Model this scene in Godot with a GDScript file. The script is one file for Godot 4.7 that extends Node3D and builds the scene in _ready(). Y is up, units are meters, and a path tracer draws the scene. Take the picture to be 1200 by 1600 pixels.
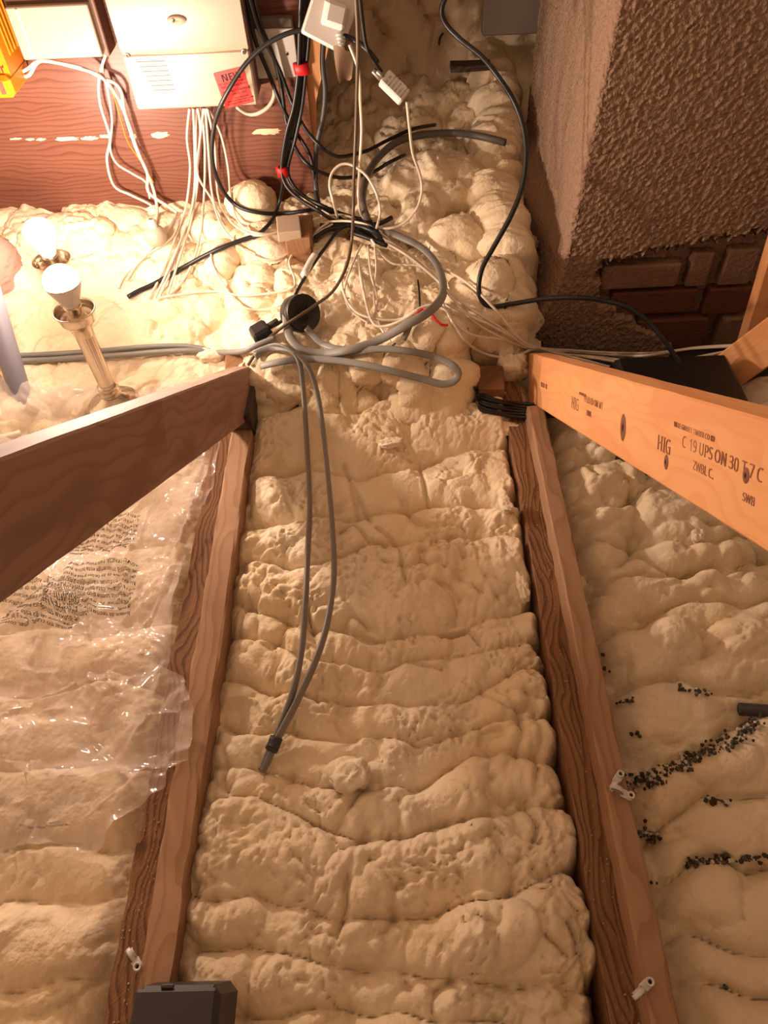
extends Node3D

# ------------------------------------------------------------------ camera maths
const F := 1125.0
const EYE := Vector3(0, 1, 0)
var view := Basis(Vector3(0.99932, -0.03453, 0.01286), Vector3(0.03172, 0.62840, -0.77725), Vector3(0.01876, 0.77713, 0.62907)).orthonormalized()
var names := {}
var near_foam := PackedFloat32Array()      # distance of the nearest foam seen along a 4-pixel grid: cables are draped on it
var M := {}
var rng := RandomNumberGenerator.new()

func ray(x: float, y: float) -> Vector3:
	return view * Vector3((x - 600.0) / F, -(y - 800.0) / F, -1.0)
func oy(x: float, y: float, h: float) -> Vector3:
	var d := ray(x, y)
	return EYE + d * ((h - EYE.y) / d.y)
func oz(x: float, y: float, z: float) -> Vector3:
	var d := ray(x, y)
	return EYE + d * (z / d.z)
func ox(x: float, y: float, w: float) -> Vector3:
	var d := ray(x, y)
	return EYE + d * (w / d.x)
func seen(p: Vector3) -> Vector3:
	var c := view.transposed() * (p - EYE)
	return Vector3(600.0 - F * c.x / c.z, 800.0 + F * c.y / c.z, -c.z)
func foam_depth(x: float, y: float) -> float:
	var cx := int(x / 4.0) + 10
	var cy := int(y / 4.0) + 10
	for reach in range(1, 9):
		var best := INF
		for j in range(-reach, reach + 1):
			for i in range(-reach, reach + 1):
				var a := cx + i
				var b := cy + j
				if a >= 0 and b >= 0 and a < 320 and b < 420:
					best = minf(best, near_foam[b * 320 + a])
		if best < INF:
			return best
	return 1.6
func on_foam(x: float, y: float, lift := 0.0) -> Vector3:
	return EYE + ray(x, y) * (foam_depth(x, y) - lift)

# ------------------------------------------------------------------ naming
func numbered(n: String) -> String:
	var k: int = names.get(n, 0)
	names[n] = k + 1
	return n if k == 0 else "%s_%03d" % [n, k]
func tag(o: Node, label: String, category: String, group := "", kind := "") -> Node:
	if label: o.set_meta("label", label)
	if category: o.set_meta("category", category)
	if group: o.set_meta("group", group)
	if kind: o.set_meta("kind", kind)
	return o
func thing(n: String, label: String, category: String, at := Vector3.ZERO, group := "") -> Node3D:
	var o := Node3D.new()
	o.name = numbered(n)
	add_child(o)
	o.position = at
	tag(o, label, category, group)
	return o
func put(n: String, m: Mesh, mat: Material, parent: Node = self, at := Transform3D()) -> MeshInstance3D:
	var o := MeshInstance3D.new()
	o.mesh = m
	o.material_override = mat
	if parent == self:
		o.name = numbered(n)
		add_child(o)
	else:
		o.name = n
		parent.add_child(o, true)
	o.transform = at
	return o
func at(p: Vector3, turn := Vector3.ZERO) -> Transform3D:
	return Transform3D(Basis.from_euler(turn), p)

# ------------------------------------------------------------------ mesh builders
func grid(nu: int, nv: int, f: Callable, flip := false, closed := false, foam := false, shade = null) -> ArrayMesh:
	var p := PackedVector3Array()
	p.resize(nu * nv)
	var uv := PackedVector2Array()
	uv.resize(nu * nv)
	for i in nu:
		for j in nv:
			var q: Vector3 = f.call(i / float(nu - 1), j / float(nv - 1))
			p[i * nv + j] = q
			uv[i * nv + j] = Vector2(i / float(nu - 1), j / float(nv - 1))
	var n := PackedVector3Array()
	n.resize(nu * nv)
	for i in nu:
		for j in nv:
			var a := i - 1 if i > 0 else 0
			var b := i + 1 if i < nu - 1 else nu - 1
			var c := j - 1 if j > 0 else (nv - 2 if closed else 0)
			var d := j + 1 if j < nv - 1 else (1 if closed else nv - 1)
			var du := p[b * nv + j] - p[a * nv + j]
			var dv := p[i * nv + d] - p[i * nv + c]
			var w := dv.cross(du)
			n[i * nv + j] = (-w if flip else w).normalized()
	var ix := PackedInt32Array()
	ix.resize((nu - 1) * (nv - 1) * 6)
	var k := 0
	for i in nu - 1:
		for j in nv - 1:
			var a := i * nv + j
			var b := a + nv
			if flip:
				ix[k] = a; ix[k + 1] = a + 1; ix[k + 2] = b; ix[k + 3] = b; ix[k + 4] = a + 1; ix[k + 5] = b + 1
			else:
				ix[k] = a; ix[k + 1] = b; ix[k + 2] = a + 1; ix[k + 3] = b; ix[k + 4] = b + 1; ix[k + 5] = a + 1
			k += 6
	var arr := []
	arr.resize(Mesh.ARRAY_MAX)
	arr[Mesh.ARRAY_VERTEX] = p
	arr[Mesh.ARRAY_NORMAL] = n
	arr[Mesh.ARRAY_TEX_UV] = uv
	arr[Mesh.ARRAY_INDEX] = ix
	if shade != null:
		var col := PackedColorArray()
		col.resize(nu * nv)
		for q in nu * nv:
			col[q] = shade.call(p[q])
		arr[Mesh.ARRAY_COLOR] = col
	if foam:
		for q in p:
			var s := seen(q)
			if s.z > 0.1:
				var a := int(floor(s.x / 4.0)) + 10
				var b := int(floor(s.y / 4.0)) + 10
				if a >= 0 and b >= 0 and a < 320 and b < 420:
					near_foam[b * 320 + a] = minf(near_foam[b * 320 + a], s.z)
	var m := ArrayMesh.new()
	m.add_surface_from_arrays(Mesh.PRIMITIVE_TRIANGLES, arr)
	return m
func lathe(prof: Array, around := 28) -> ArrayMesh:
	return grid(prof.size(), around + 1, func(u: float, v: float):
		var q: Vector2 = prof[int(round(u * (prof.size() - 1)))]
		return Vector3(q.x * cos(v * TAU), q.y, q.x * sin(v * TAU)), true, true)
func tri(st: SurfaceTool, a: Vector3, b: Vector3, c: Vector3, out: Vector3) -> void:
	var n := (c - a).cross(b - a)
	if n.dot(out) < 0.0:
		var t := b
		b = c
		c = t
	for q in [a, b, c]:
		st.set_uv(Vector2(q.x + q.z, q.y))
		st.add_vertex(q)
func quad(st: SurfaceTool, a: Vector3, b: Vector3, c: Vector3, d: Vector3, out: Vector3) -> void:
	tri(st, a, b, c, out)
	tri(st, a, c, d, out)
func begin() -> SurfaceTool:
	var st := SurfaceTool.new()
	st.begin(Mesh.PRIMITIVE_TRIANGLES)
	st.set_smooth_group(-1)
	return st
func done(st: SurfaceTool) -> ArrayMesh:
	st.generate_normals()
	return st.commit()
# a hexahedron given by a function corner(sx, sy, sz) with chamfered edges
func add_hexa(st: SurfaceTool, size: Vector3, bevel: float, corner: Callable) -> void:
	var h := size * 0.5
	var pt := func(s: Vector3, axis: int) -> Vector3:
		var q := Vector3(s.x * (h.x - bevel), s.y * (h.y - bevel), s.z * (h.z - bevel))
		q[axis] = s[axis] * h[axis]
		return corner.call(q)
	var S := [-1.0, 1.0]
	for axis in 3:
		var b := (axis + 1) % 3
		var c := (axis + 2) % 3
		for sa in S:
			var v := []
			for t in [[-1, -1], [1, -1], [1, 1], [-1, 1]]:
				var s := Vector3.ZERO
				s[axis] = sa
				s[b] = t[0]
				s[c] = t[1]
				v.append(pt.call(s, axis))
			var o := Vector3.ZERO
			o[axis] = sa
			quad(st, v[0], v[1], v[2], v[3], corner.call(o * h[axis] * 1.01) - corner.call(Vector3.ZERO))
		if bevel > 0.0:
			for sb in S:
				for sc in S:
					var v := []
					for sa in S:
						var s := Vector3.ZERO
						s[axis] = sa
						s[b] = sb
						s[c] = sc
						v.append([pt.call(s, b), pt.call(s, c)])
					var o := Vector3.ZERO
					o[b] = sb
					o[c] = sc
					quad(st, v[0][0], v[0][1], v[1][1], v[1][0], corner.call(o * 0.01) - corner.call(Vector3.ZERO))
	if bevel > 0.0:
		for x in S:
			for y in S:
				for z in S:
					var s := Vector3(x, y, z)
					tri(st, pt.call(s, 0), pt.call(s, 1), pt.call(s, 2), corner.call(s * 0.01) - corner.call(Vector3.ZERO))
func box(size: Vector3, bevel := 0.002) -> ArrayMesh:
	var st := begin()
	add_hexa(st, size, bevel, func(q): return q)
	return done(st)
# box whose top is smaller than its base (origin at base centre)
func taper_box(size: Vector3, top: float, bevel := 0.004) -> ArrayMesh:
	var st := begin()
	add_hexa(st, size, bevel, func(q):
		var k: float = lerpf(1.0, top, (q.y + size.y * 0.5) / size.y)
		return Vector3(q.x * k, q.y + size.y * 0.5, q.z * k))
	return done(st)
func rounded_plate(w: float, h: float, d: float, r: float, bevel := 0.0012) -> ArrayMesh:      # rounded rectangle in xy, front at +z
	var rim := []
	for k in 4:
		var c := Vector2((w * 0.5 - r) * (1 if k in [0, 3] else -1), (h * 0.5 - r) * (1 if k < 2 else -1))
		for i in 6:
			var a := (k + i / 5.0) * PI / 2
			rim.append([c, Vector2(cos(a), sin(a))])
	var st := begin()
	var n := rim.size()
	for i in n:
		var a = rim[i]
		var b = rim[(i + 1) % n]
		var f := func(e, inset, z): return Vector3(e[0].x + e[1].x * (r - inset), e[0].y + e[1].y * (r - inset), z)
		tri(st, Vector3(0, 0, d), f.call(a, bevel, d), f.call(b, bevel, d), Vector3(0, 0, 1))
		quad(st, f.call(a, bevel, d), f.call(b, bevel, d), f.call(b, 0, d - bevel), f.call(a, 0, d - bevel), Vector3(a[1].x, a[1].y, 1))
		quad(st, f.call(a, 0, d - bevel), f.call(b, 0, d - bevel), f.call(b, 0, 0), f.call(a, 0, 0), Vector3(a[1].x, a[1].y, 0))
	return done(st)
# sawn timber from a to b; wide: direction of its broad side's height; edges slightly wavy
func timber(a: Vector3, b: Vector3, wide: Vector3, thick: float, depth: float, wave := 0.0012, sd := 1, wane := 0.0) -> ArrayMesh:
	var t := (b - a).normalized()
	var up := (wide - t * wide.dot(t)).normalized()
	var side := t.cross(up)
	var L := a.distance_to(b)
	var n := maxi(2, int(L / 0.02))
	var e := 0.0025
	var sec := []
	for c in [[-1, -1], [1, -1], [1, 1], [-1, 1]]:
		var x: float = c[0] * thick * 0.5
		var y: float = c[1] * depth * 0.5
		var first := Vector2(x - c[0] * e, y)
		var second := Vector2(x, y - c[1] * e)
		sec.append_array([first, second] if c[0] * c[1] < 0 else [second, first])
	var fn := FastNoiseLite.new()
	fn.seed = sd
	fn.frequency = 9.0
	var st := begin()
	var ring := func(i: int) -> Array:
		var out := []
		for k in 8:
			var q: Vector2 = sec[k]
			var s := i * L / n
			var w := Vector2(fn.get_noise_2d(s, k * 3.1), fn.get_noise_2d(s, k * 3.1 + 50)) * wave
			var edge := maxf(0.0, fn.get_noise_2d(s * 1.6, 90.0 + int((k + 1) % 8 / 2) * 7.0)) * wane
			var inward := Vector2(-signf(q.x), -signf(q.y)) * edge
			out.append(a + t * s + side * (q.x + w.x + inward.x) + up * (q.y + w.y + inward.y))
		return out
	var per := [0.0]
	for k in 8:
		per.append(per[k] + (sec[(k + 1) % 8] - sec[k]).length())
	var prev: Array = ring.call(0)
	var first_ring := prev
	for i in n:
		var next: Array = ring.call(i + 1)
		var u0 := i * L / n / 0.6
		var u1 := (i + 1) * L / n / 0.6
		for k in 8:
			var kk := (k + 1) % 8
			var v0: float = per[k] / 0.15
			var v1: float = per[k + 1] / 0.15
			var c := a + t * (i + 0.5) * L / n
			var q := [[prev[k], Vector2(u0, v0)], [next[k], Vector2(u1, v0)], [next[kk], Vector2(u1, v1)], [prev[kk], Vector2(u0, v1)]]
			var nrm: Vector3 = (q[2][0] - q[0][0]).cross(q[1][0] - q[0][0])
			var ord := [0, 1, 2, 0, 2, 3] if nrm.dot((q[0][0] + q[2][0]) * 0.5 - c) > 0 else [0, 2, 1, 0, 3, 2]
			st.set_smooth_group(k + 1)
			for o in ord:
				st.set_uv(q[o][1])
				st.add_vertex(q[o][0])
		prev = next
	st.set_smooth_group(-1)
	for cap in [[first_ring, -t], [prev, t]]:
		for k in range(1, 7):
			tri(st, cap[0][0], cap[0][k], cap[0][k + 1], cap[1])
	return done(st)
# sweep: an oval section along points; wide_up: flat twin cable standing / lying
func sweep(path: PackedVector3Array, ra: float, rb: float, facing := Vector3.UP, sides := 8) -> ArrayMesh:
	var n := path.size()
	var T := PackedVector3Array()
	var N := PackedVector3Array()
	for i in n:
		T.append((path[mini(i + 1, n - 1)] - path[maxi(i - 1, 0)]).normalized())
	var cur := T[0].cross(facing).normalized()
	if cur.length() < 0.5:
		cur = T[0].cross(Vector3.RIGHT).normalized()
	for i in n:
		if ra == rb:
			cur = (cur - T[i] * cur.dot(T[i])).normalized()
		else:
			var s := T[i].cross(facing)
			if s.length() > 0.15:
				s = s.normalized()
				if s.dot(cur) < 0: s = -s
				cur = cur.lerp(s, 0.35)
			cur = (cur - T[i] * cur.dot(T[i])).normalized()
		N.append(cur)
	return grid(n + 2, sides + 1, func(u: float, v: float):
		var i := int(round(u * (n + 1)))
		var k := clampi(i - 1, 0, n - 1)
		var shut := 0.02 if i == 0 or i == n + 1 else 1.0
		var B := T[k].cross(N[k])
		return path[k] + (N[k] * cos(v * TAU) * ra + B * sin(v * TAU) * rb) * shut, false, true)
func spline(p: Array, per := 8) -> Array:
	var out := []
	for i in p.size() - 1:
		var a = p[maxi(i - 1, 0)]
		var b = p[i]
		var c = p[i + 1]
		var d = p[mini(i + 2, p.size() - 1)]
		var steps: int = clampi(int((c - b).length() / per) + 1, 1, 40) if per > 0 else 6
		for k in steps:
			out.append(b.cubic_interpolate(c, a, d, k / float(steps)))
	out.append(p[-1])
	return out
# where a cable runs: triples (pixel x, pixel y, w): w >= 0 lies w above the foam, w < 0 hangs in the plane z = w
func run(t: Array, r: float) -> PackedVector3Array:
	var p := []
	for i in range(0, t.size(), 3):
		var d: float
		if t[i + 2] < 0.0:
			d = t[i + 2] / ray(t[i], t[i + 1]).z
		else:
			d = foam_depth(t[i], t[i + 1]) - t[i + 2] - r
		p.append(Vector3(t[i], t[i + 1], d * 600.0))
	var s := spline(p)
	var depth := []
	for q in s:
		depth.append(minf(q.z / 600.0, foam_depth(q.x, q.y) - r * 0.7))
	for pass_ in 3:
		var old := depth.duplicate()
		for i in range(1, depth.size() - 1):
			depth[i] = (old[i - 1] + old[i] * 2 + old[i + 1]) / 4.0
	var out := PackedVector3Array()
	for i in s.size():
		out.append(EYE + ray(s[i].x, s[i].y) * depth[i])
	return out
func cable(n: String, label: String, t: Array, r: float, mat: Material, group := "", flat := 1.0, facing := Vector3.UP) -> MeshInstance3D:
	var o := put(n, sweep(run(t, r), r * flat, r, facing, 8 if flat == 1.0 else 10), mat)
	tag(o, label, "cable", group)
	return o
func letters(text: String, size: float, depth: float, fnt: Font, w := 0) -> TextMesh:
	var m := TextMesh.new()
	m.text = text
	m.font = fnt
	m.font_size = 24
	m.pixel_size = size / 24.0
	m.depth = depth
	m.curve_step = 3.0
	m.horizontal_alignment = HORIZONTAL_ALIGNMENT_LEFT
	return m

# ------------------------------------------------------------------ materials
func mat(c: Color, rough := 0.6, metal := 0.0) -> StandardMaterial3D:
	var m := StandardMaterial3D.new()
	m.albedo_color = c
	m.roughness = rough
	m.metallic = metal
	return m
func noise_tex(type: int, freq: float, sd: int, oct := 4, size := 512, ramp: Gradient = null, ret := -1) -> NoiseTexture2D:
	var fn := FastNoiseLite.new()
	fn.noise_type = type
	fn.frequency = freq
	fn.seed = sd
	fn.fractal_octaves = oct
	if ret >= 0:
		fn.cellular_return_type = ret
	var t := NoiseTexture2D.new()
	t.width = size
	t.height = size
	t.seamless = true
	t.noise = fn
	if ramp:
		t.color_ramp = ramp
	return t
func ramp(a: Color, b: Color, c := Color.TRANSPARENT) -> Gradient:
	var g := Gradient.new()
	g.set_color(0, a)
	g.set_color(1, b)
	if c.a > 0:
		g.add_point(0.5, c)
	return g
func relief(m: StandardMaterial3D, t: Texture2D, cm: float) -> void:
	m.heightmap_enabled = true
	m.heightmap_texture = t
	m.heightmap_scale = cm
func triplanar(m: StandardMaterial3D, per_m: float) -> void:
	m.uv1_triplanar = true
	m.uv1_world_triplanar = true
	m.uv1_scale = Vector3.ONE * per_m
# wood: u along the grain (0.6 m), v across (0.15 m)
func wood(sd: int, light: Color, dark: Color, rings: float, rough_sawn: float, deep := 0.02, sap := Color.TRANSPARENT) -> StandardMaterial3D:
	var W := 640
	var H := 192
	var n1 := FastNoiseLite.new()
	n1.seed = sd
	n1.frequency = 1.0
	n1.fractal_octaves = 2
	var n2 := FastNoiseLite.new()
	n2.seed = sd + 7
	n2.frequency = 1.0
	n2.fractal_octaves = 3
	var a := PackedByteArray()
	a.resize(W * H * 3)
	var b := PackedByteArray()
	b.resize(W * H * 3)
	for y in H:
		var v := y / float(H)
		for x in W:
			var u := x / float(W)
			var edge := smoothstep(0.0, 0.08, minf(u, 1 - u)) 
			var warp := n1.get_noise_2d(u * 2.2, v * 1.6) * edge + n1.get_noise_2d(u * 7.0 + 40, v * 4.0) * 0.14 * edge
			var r := fposmod(v * rings + warp * (3.2 if rough_sawn > 0.5 else 1.5), 1.0)
			var late := smoothstep(0.45, 0.95, r) * (1.0 - smoothstep(0.95, 1.0, r))
			var fibre := n2.get_noise_2d(u * 9.0, v * 130.0)
			var saw := n2.get_noise_2d(u * 150.0 + v * 30.0, v * 3.0 + 9) * rough_sawn
			var blot := n1.get_noise_2d(u * 2.0 + 80, v * 1.5 + 30)
			var k := clampf(late * 0.75 + fibre * 0.22 + saw * 0.25 + blot * 0.25 + 0.12, 0.0, 1.0)
			var c := light.lerp(dark, k)
			if sap.a > 0:
				c = c.lerp(sap, smoothstep(0.1, 0.5, blot) * 0.6)
			var o := (y * W + x) * 3
			a[o] = int(clampf(c.r, 0, 1) * 255)
			a[o + 1] = int(clampf(c.g, 0, 1) * 255)
			a[o + 2] = int(clampf(c.b, 0, 1) * 255)
			var hgt := int(clampf(0.55 + late * 0.35 + fibre * 0.25 + saw * 0.3, 0, 1) * 255)
			b[o] = hgt
			b[o + 1] = hgt
			b[o + 2] = hgt
	var m := mat(Color.WHITE, 0.72)
	m.albedo_texture = ImageTexture.create_from_image(Image.create_from_data(W, H, false, Image.FORMAT_RGB8, a))
	relief(m, ImageTexture.create_from_image(Image.create_from_data(W, H, false, Image.FORMAT_RGB8, b)), deep)
	m.metallic_specular = 0.35
	return m

# ------------------------------------------------------------------ foam shapes
var cell_a := FastNoiseLite.new()
var cell_b := FastNoiseLite.new()
var cell_c := FastNoiseLite.new()
var soft := FastNoiseLite.new()
var crack := FastNoiseLite.new()
func dome(fn: FastNoiseLite, x: float, z: float) -> float:      # rounded cells, 0 at their borders, 1 on top
	var d := (fn.get_noise_2d(x, z) + 1.0) / 0.78
	return sqrt(maxf(0.0, 1.0 - minf(d * d, 1.0)))
func lumps(x: float, z: float, big: float, mid: float, fine: float) -> float:
	var wx := x + soft.get_noise_2d(x * 9.0, z * 9.0) * 0.02
	var wz := z + soft.get_noise_2d(x * 9.0 + 70, z * 9.0) * 0.02
	var h := 0.0
	if big > 0.0:
		h += big * dome(cell_a, wx, wz)
	var m := clampf(0.5 + soft.get_noise_2d(x * 5.0 + 30, z * 5.0) * 1.1, 0.0, 1.0)
	h += mid * m * dome(cell_b, wx * 1.1, wz)
	if fine > 0.0:
		h += fine * clampf(0.45 + soft.get_noise_2d(x * 7.0 + 90, z * 7.0 + 11) * 1.6, 0.0, 1.0) * dome(cell_c, wx, wz)
	return h
# pillowy rolls lying across a bay: creases are lists of pixel points, turned into z over x
class Rolls:
	var lines := []
	var amp := 0.02
	func z_of(line: PackedVector2Array, x: float) -> float:
		if x <= line[0].x: return line[0].y
		for i in range(1, line.size()):
			if x <= line[i].x:
				return lerpf(line[i - 1].y, line[i].y, (x - line[i - 1].x) / maxf(line[i].x - line[i - 1].x, 1e-5))
		return line[line.size() - 1].y
	func height(x: float, z: float) -> float:
		var a := -1e9
		var b := 1e9
		for l in lines:
			var q := z_of(l, x)
			if q <= z: a = maxf(a, q)
			else: b = minf(b, q)
		if a < -1e8: a = b - 0.15
		if b > 1e8: b = a + 0.15
		var w := b - a
		var t := clampf((z - a) / maxf(w, 1e-4), 0.0, 1.0)           # 0 at the far crease, 1 at the near one
		var s := 1.0 - pow(absf(2.0 * pow(t, 0.85) - 1.0), 2.6)
		return amp * sqrt(clampf(s, 0.0, 1.0)) * clampf(w / 0.07, 0.25, 1.25)
func rolls(amp: float, level: float, lists: Array) -> Rolls:
	var r := Rolls.new()
	r.amp = amp
	for l in lists:
		var line := PackedVector2Array()
		for i in range(0, l.size(), 2):
			var q := oy(l[i], l[i + 1], level)
			line.append(Vector2(q.x, q.z))
		r.lines.append(line)
	return r
var rolls_mid: Rolls
var rolls_left: Rolls
var rolls_right: Rolls
var dents := []            # [x, z, radius x, radius z, height]
func bumps(x: float, z: float) -> float:
	var h := 0.0
	for d in dents:
		var q := Vector2((x - d[0]) / d[2], (z - d[1]) / d[3])
		var l := q.length_squared()
		if l < 1.0:
			h += d[4] * sqrt(1.0 - l)
	return h
func wobble(x: float, z: float) -> float:
	return soft.get_noise_2d(x * 6.0 + 200, z * 6.0) * 0.016
func h_mid(x: float, z: float) -> float:
	var r0 := rolls_mid.height(x, z + wobble(x, z))
	var e := smoothstep(-0.29, -0.255, x) * (1.0 - smoothstep(0.192, 0.228, x + soft.get_noise_2d(z * 16.0, 3.0) * 0.012 - r0 * 0.5))
	var wz := z + wobble(x, z)
	var base := lerpf(-0.032, -0.05, smoothstep(-0.28, 0.2, x))
	var r := r0
	var k := smoothstep(-0.95, -0.7, z)
	var near_end := smoothstep(-0.96, -1.06, z) * 0.03
	return base - (1.0 - e) * lerpf(0.0, 0.07, smoothstep(-0.1, 0.15, x)) + r * (0.25 + 0.75 * e) + lumps(x, z * 0.8, 0.015, 0.016 * k + 0.005, 0.010) + bumps(x, z) + near_end - 0.012 - groove(x, z)
var grooves := []          # cracks: pairs of points
func groove(x: float, z: float) -> float:
	var p := Vector2(x, z)
	var h := 0.0
	for g in grooves:
		if x > g[2] and x < g[3] and z > g[4] and z < g[5]:
			var d: float = p.distance_to(Geometry2D.get_closest_point_to_segment(p, g[0], g[1]))
			h = maxf(h, 0.011 * (1.0 - smoothstep(0.0005, 0.005, d)))
	return h
func h_left(x: float, z: float) -> float:
	var wz := z + wobble(x, z)
	var e := 1.0 - smoothstep(-0.40, -0.345, x)
	return -0.045 - (1.0 - e) * 0.02 + rolls_left.height(x, wz) * (0.3 + 0.7 * e) + lumps(x, z, 0.010, 0.008, 0.004) + bumps(x, z) + smoothstep(-0.85, -1.03, z) * 0.02
func h_right(x: float, z: float) -> float:
	var wz := z + wobble(x, z) * 1.4
	var e := smoothstep(0.285, 0.36, x)
	var k := smoothstep(-0.45, -0.75, z)
	return -0.075 - (1.0 - e) * 0.02 + rolls_right.height(x, wz) * (0.35 + 0.65 * e) + lumps(x * 0.8, z, 0.018 + 0.030 * k, 0.006 + 0.013 * k, 0.004) + bumps(x, z)
func back_edge(z: float) -> float:
	return 0.252 + 0.03 * smoothstep(-1.15, -1.5, z) + 0.03 * smoothstep(-1.5, -1.95, z)
func h_back(x: float, z: float) -> float:
	var foot := lerpf(-1.065, -1.2, smoothstep(0.13, 0.165, x)) - soft.get_noise_2d(x * 16.0, 5.0) * 0.02
	var c := lerpf(-0.05, 0.075, pow(smoothstep(foot, foot - 0.075, z), 0.6)) + lerpf(0.0, 0.045, smoothstep(-1.12, -1.65, z))
	c += smoothstep(-1.66, -2.15, z) * 0.1
	var l := lerpf(-0.045, 0.025, smoothstep(-1.0, -1.09, z)) + lerpf(0.0, 0.105, smoothstep(-1.1, -1.66, z)) + smoothstep(-1.66, -2.15, z) * 0.1
	var h := lerpf(l, c, smoothstep(-0.36, -0.27, x))
	var rim := back_edge(z)
	var strip := smoothstep(rim - 0.075, rim - 0.05, x + soft.get_noise_2d(z * 8.0, 61.0) * 0.02) * smoothstep(-1.16, -1.24, z)
	return h + strip * 0.045 - smoothstep(rim - 0.022, rim + 0.03, x) * 0.16 + bumps(x, z)
func back_point(x: float, z: float) -> Vector3:
	var e := 0.006
	var h := h_back(x, z)
	var n := Vector3(h_back(x - e, z) - h_back(x + e, z), 2 * e, h_back(x, z - e) - h_back(x, z + e)).normalized()
	var mid := smoothstep(-0.36, -0.2, x)
	var s := z - h * 0.9
	var d := lumps(x, s * 0.85, lerpf(0.022, 0.036, mid), lerpf(0.010, 0.016, mid), lerpf(0.005, 0.008, mid))
	d += absf(soft.get_noise_2d(x * 40.0, s * 40.0)) * 0.006 * mid
	return Vector3(x, h, z) + n * d

func _ready() -> void:
	# ---------------------------------------------------------------- camera, air, exposure
	rng.seed = 11
	var cam := Camera3D.new()
	cam.name = "camera"
	add_child(cam)
	cam.transform = Transform3D(view, EYE)
	cam.fov = rad_to_deg(2.0 * atan(800.0 / F))
	cam.near = 0.02
	cam.far = 30.0
	cam.current = true
	var we := WorldEnvironment.new()
	we.name = "environment"
	var env := Environment.new()
	env.background_mode = Environment.BG_COLOR
	env.background_color = Color(0.0, 0.0, 0.0)
	env.tonemap_mode = Environment.TONE_MAPPER_LINEAR
	env.tonemap_exposure = 1.07
	env.sdfgi_enabled = true
	env.ssao_enabled = true
	env.ssil_enabled = true
	we.environment = env
	add_child(we)
	const LAMP_ENERGY := 0.56
	const LAMP_COLOR := Color(1.0, 0.89, 0.80)

	# ---------------------------------------------------------------- materials
	near_foam.resize(320 * 420)
	near_foam.fill(INF)
	for q in [[cell_a, 17.0, 3], [cell_b, 42.0, 5], [cell_c, 115.0, 9]]:
		q[0].noise_type = FastNoiseLite.TYPE_CELLULAR
		q[0].frequency = q[1]
		q[0].seed = q[2]
		q[0].fractal_type = FastNoiseLite.FRACTAL_NONE
		q[0].cellular_return_type = FastNoiseLite.RETURN_DISTANCE
		q[0].cellular_distance_function = FastNoiseLite.DISTANCE_EUCLIDEAN
	soft.noise_type = FastNoiseLite.TYPE_SIMPLEX_SMOOTH
	soft.frequency = 1.0
	soft.fractal_octaves = 2
	soft.seed = 21
	materials()

	# ---------------------------------------------------------------- the shell
	shell()
	timbers()
	foam()
	chimney()
	lamps(LAMP_ENERGY, LAMP_COLOR)
	panel_things()
	cables()
	bag()
	small_things()

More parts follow.
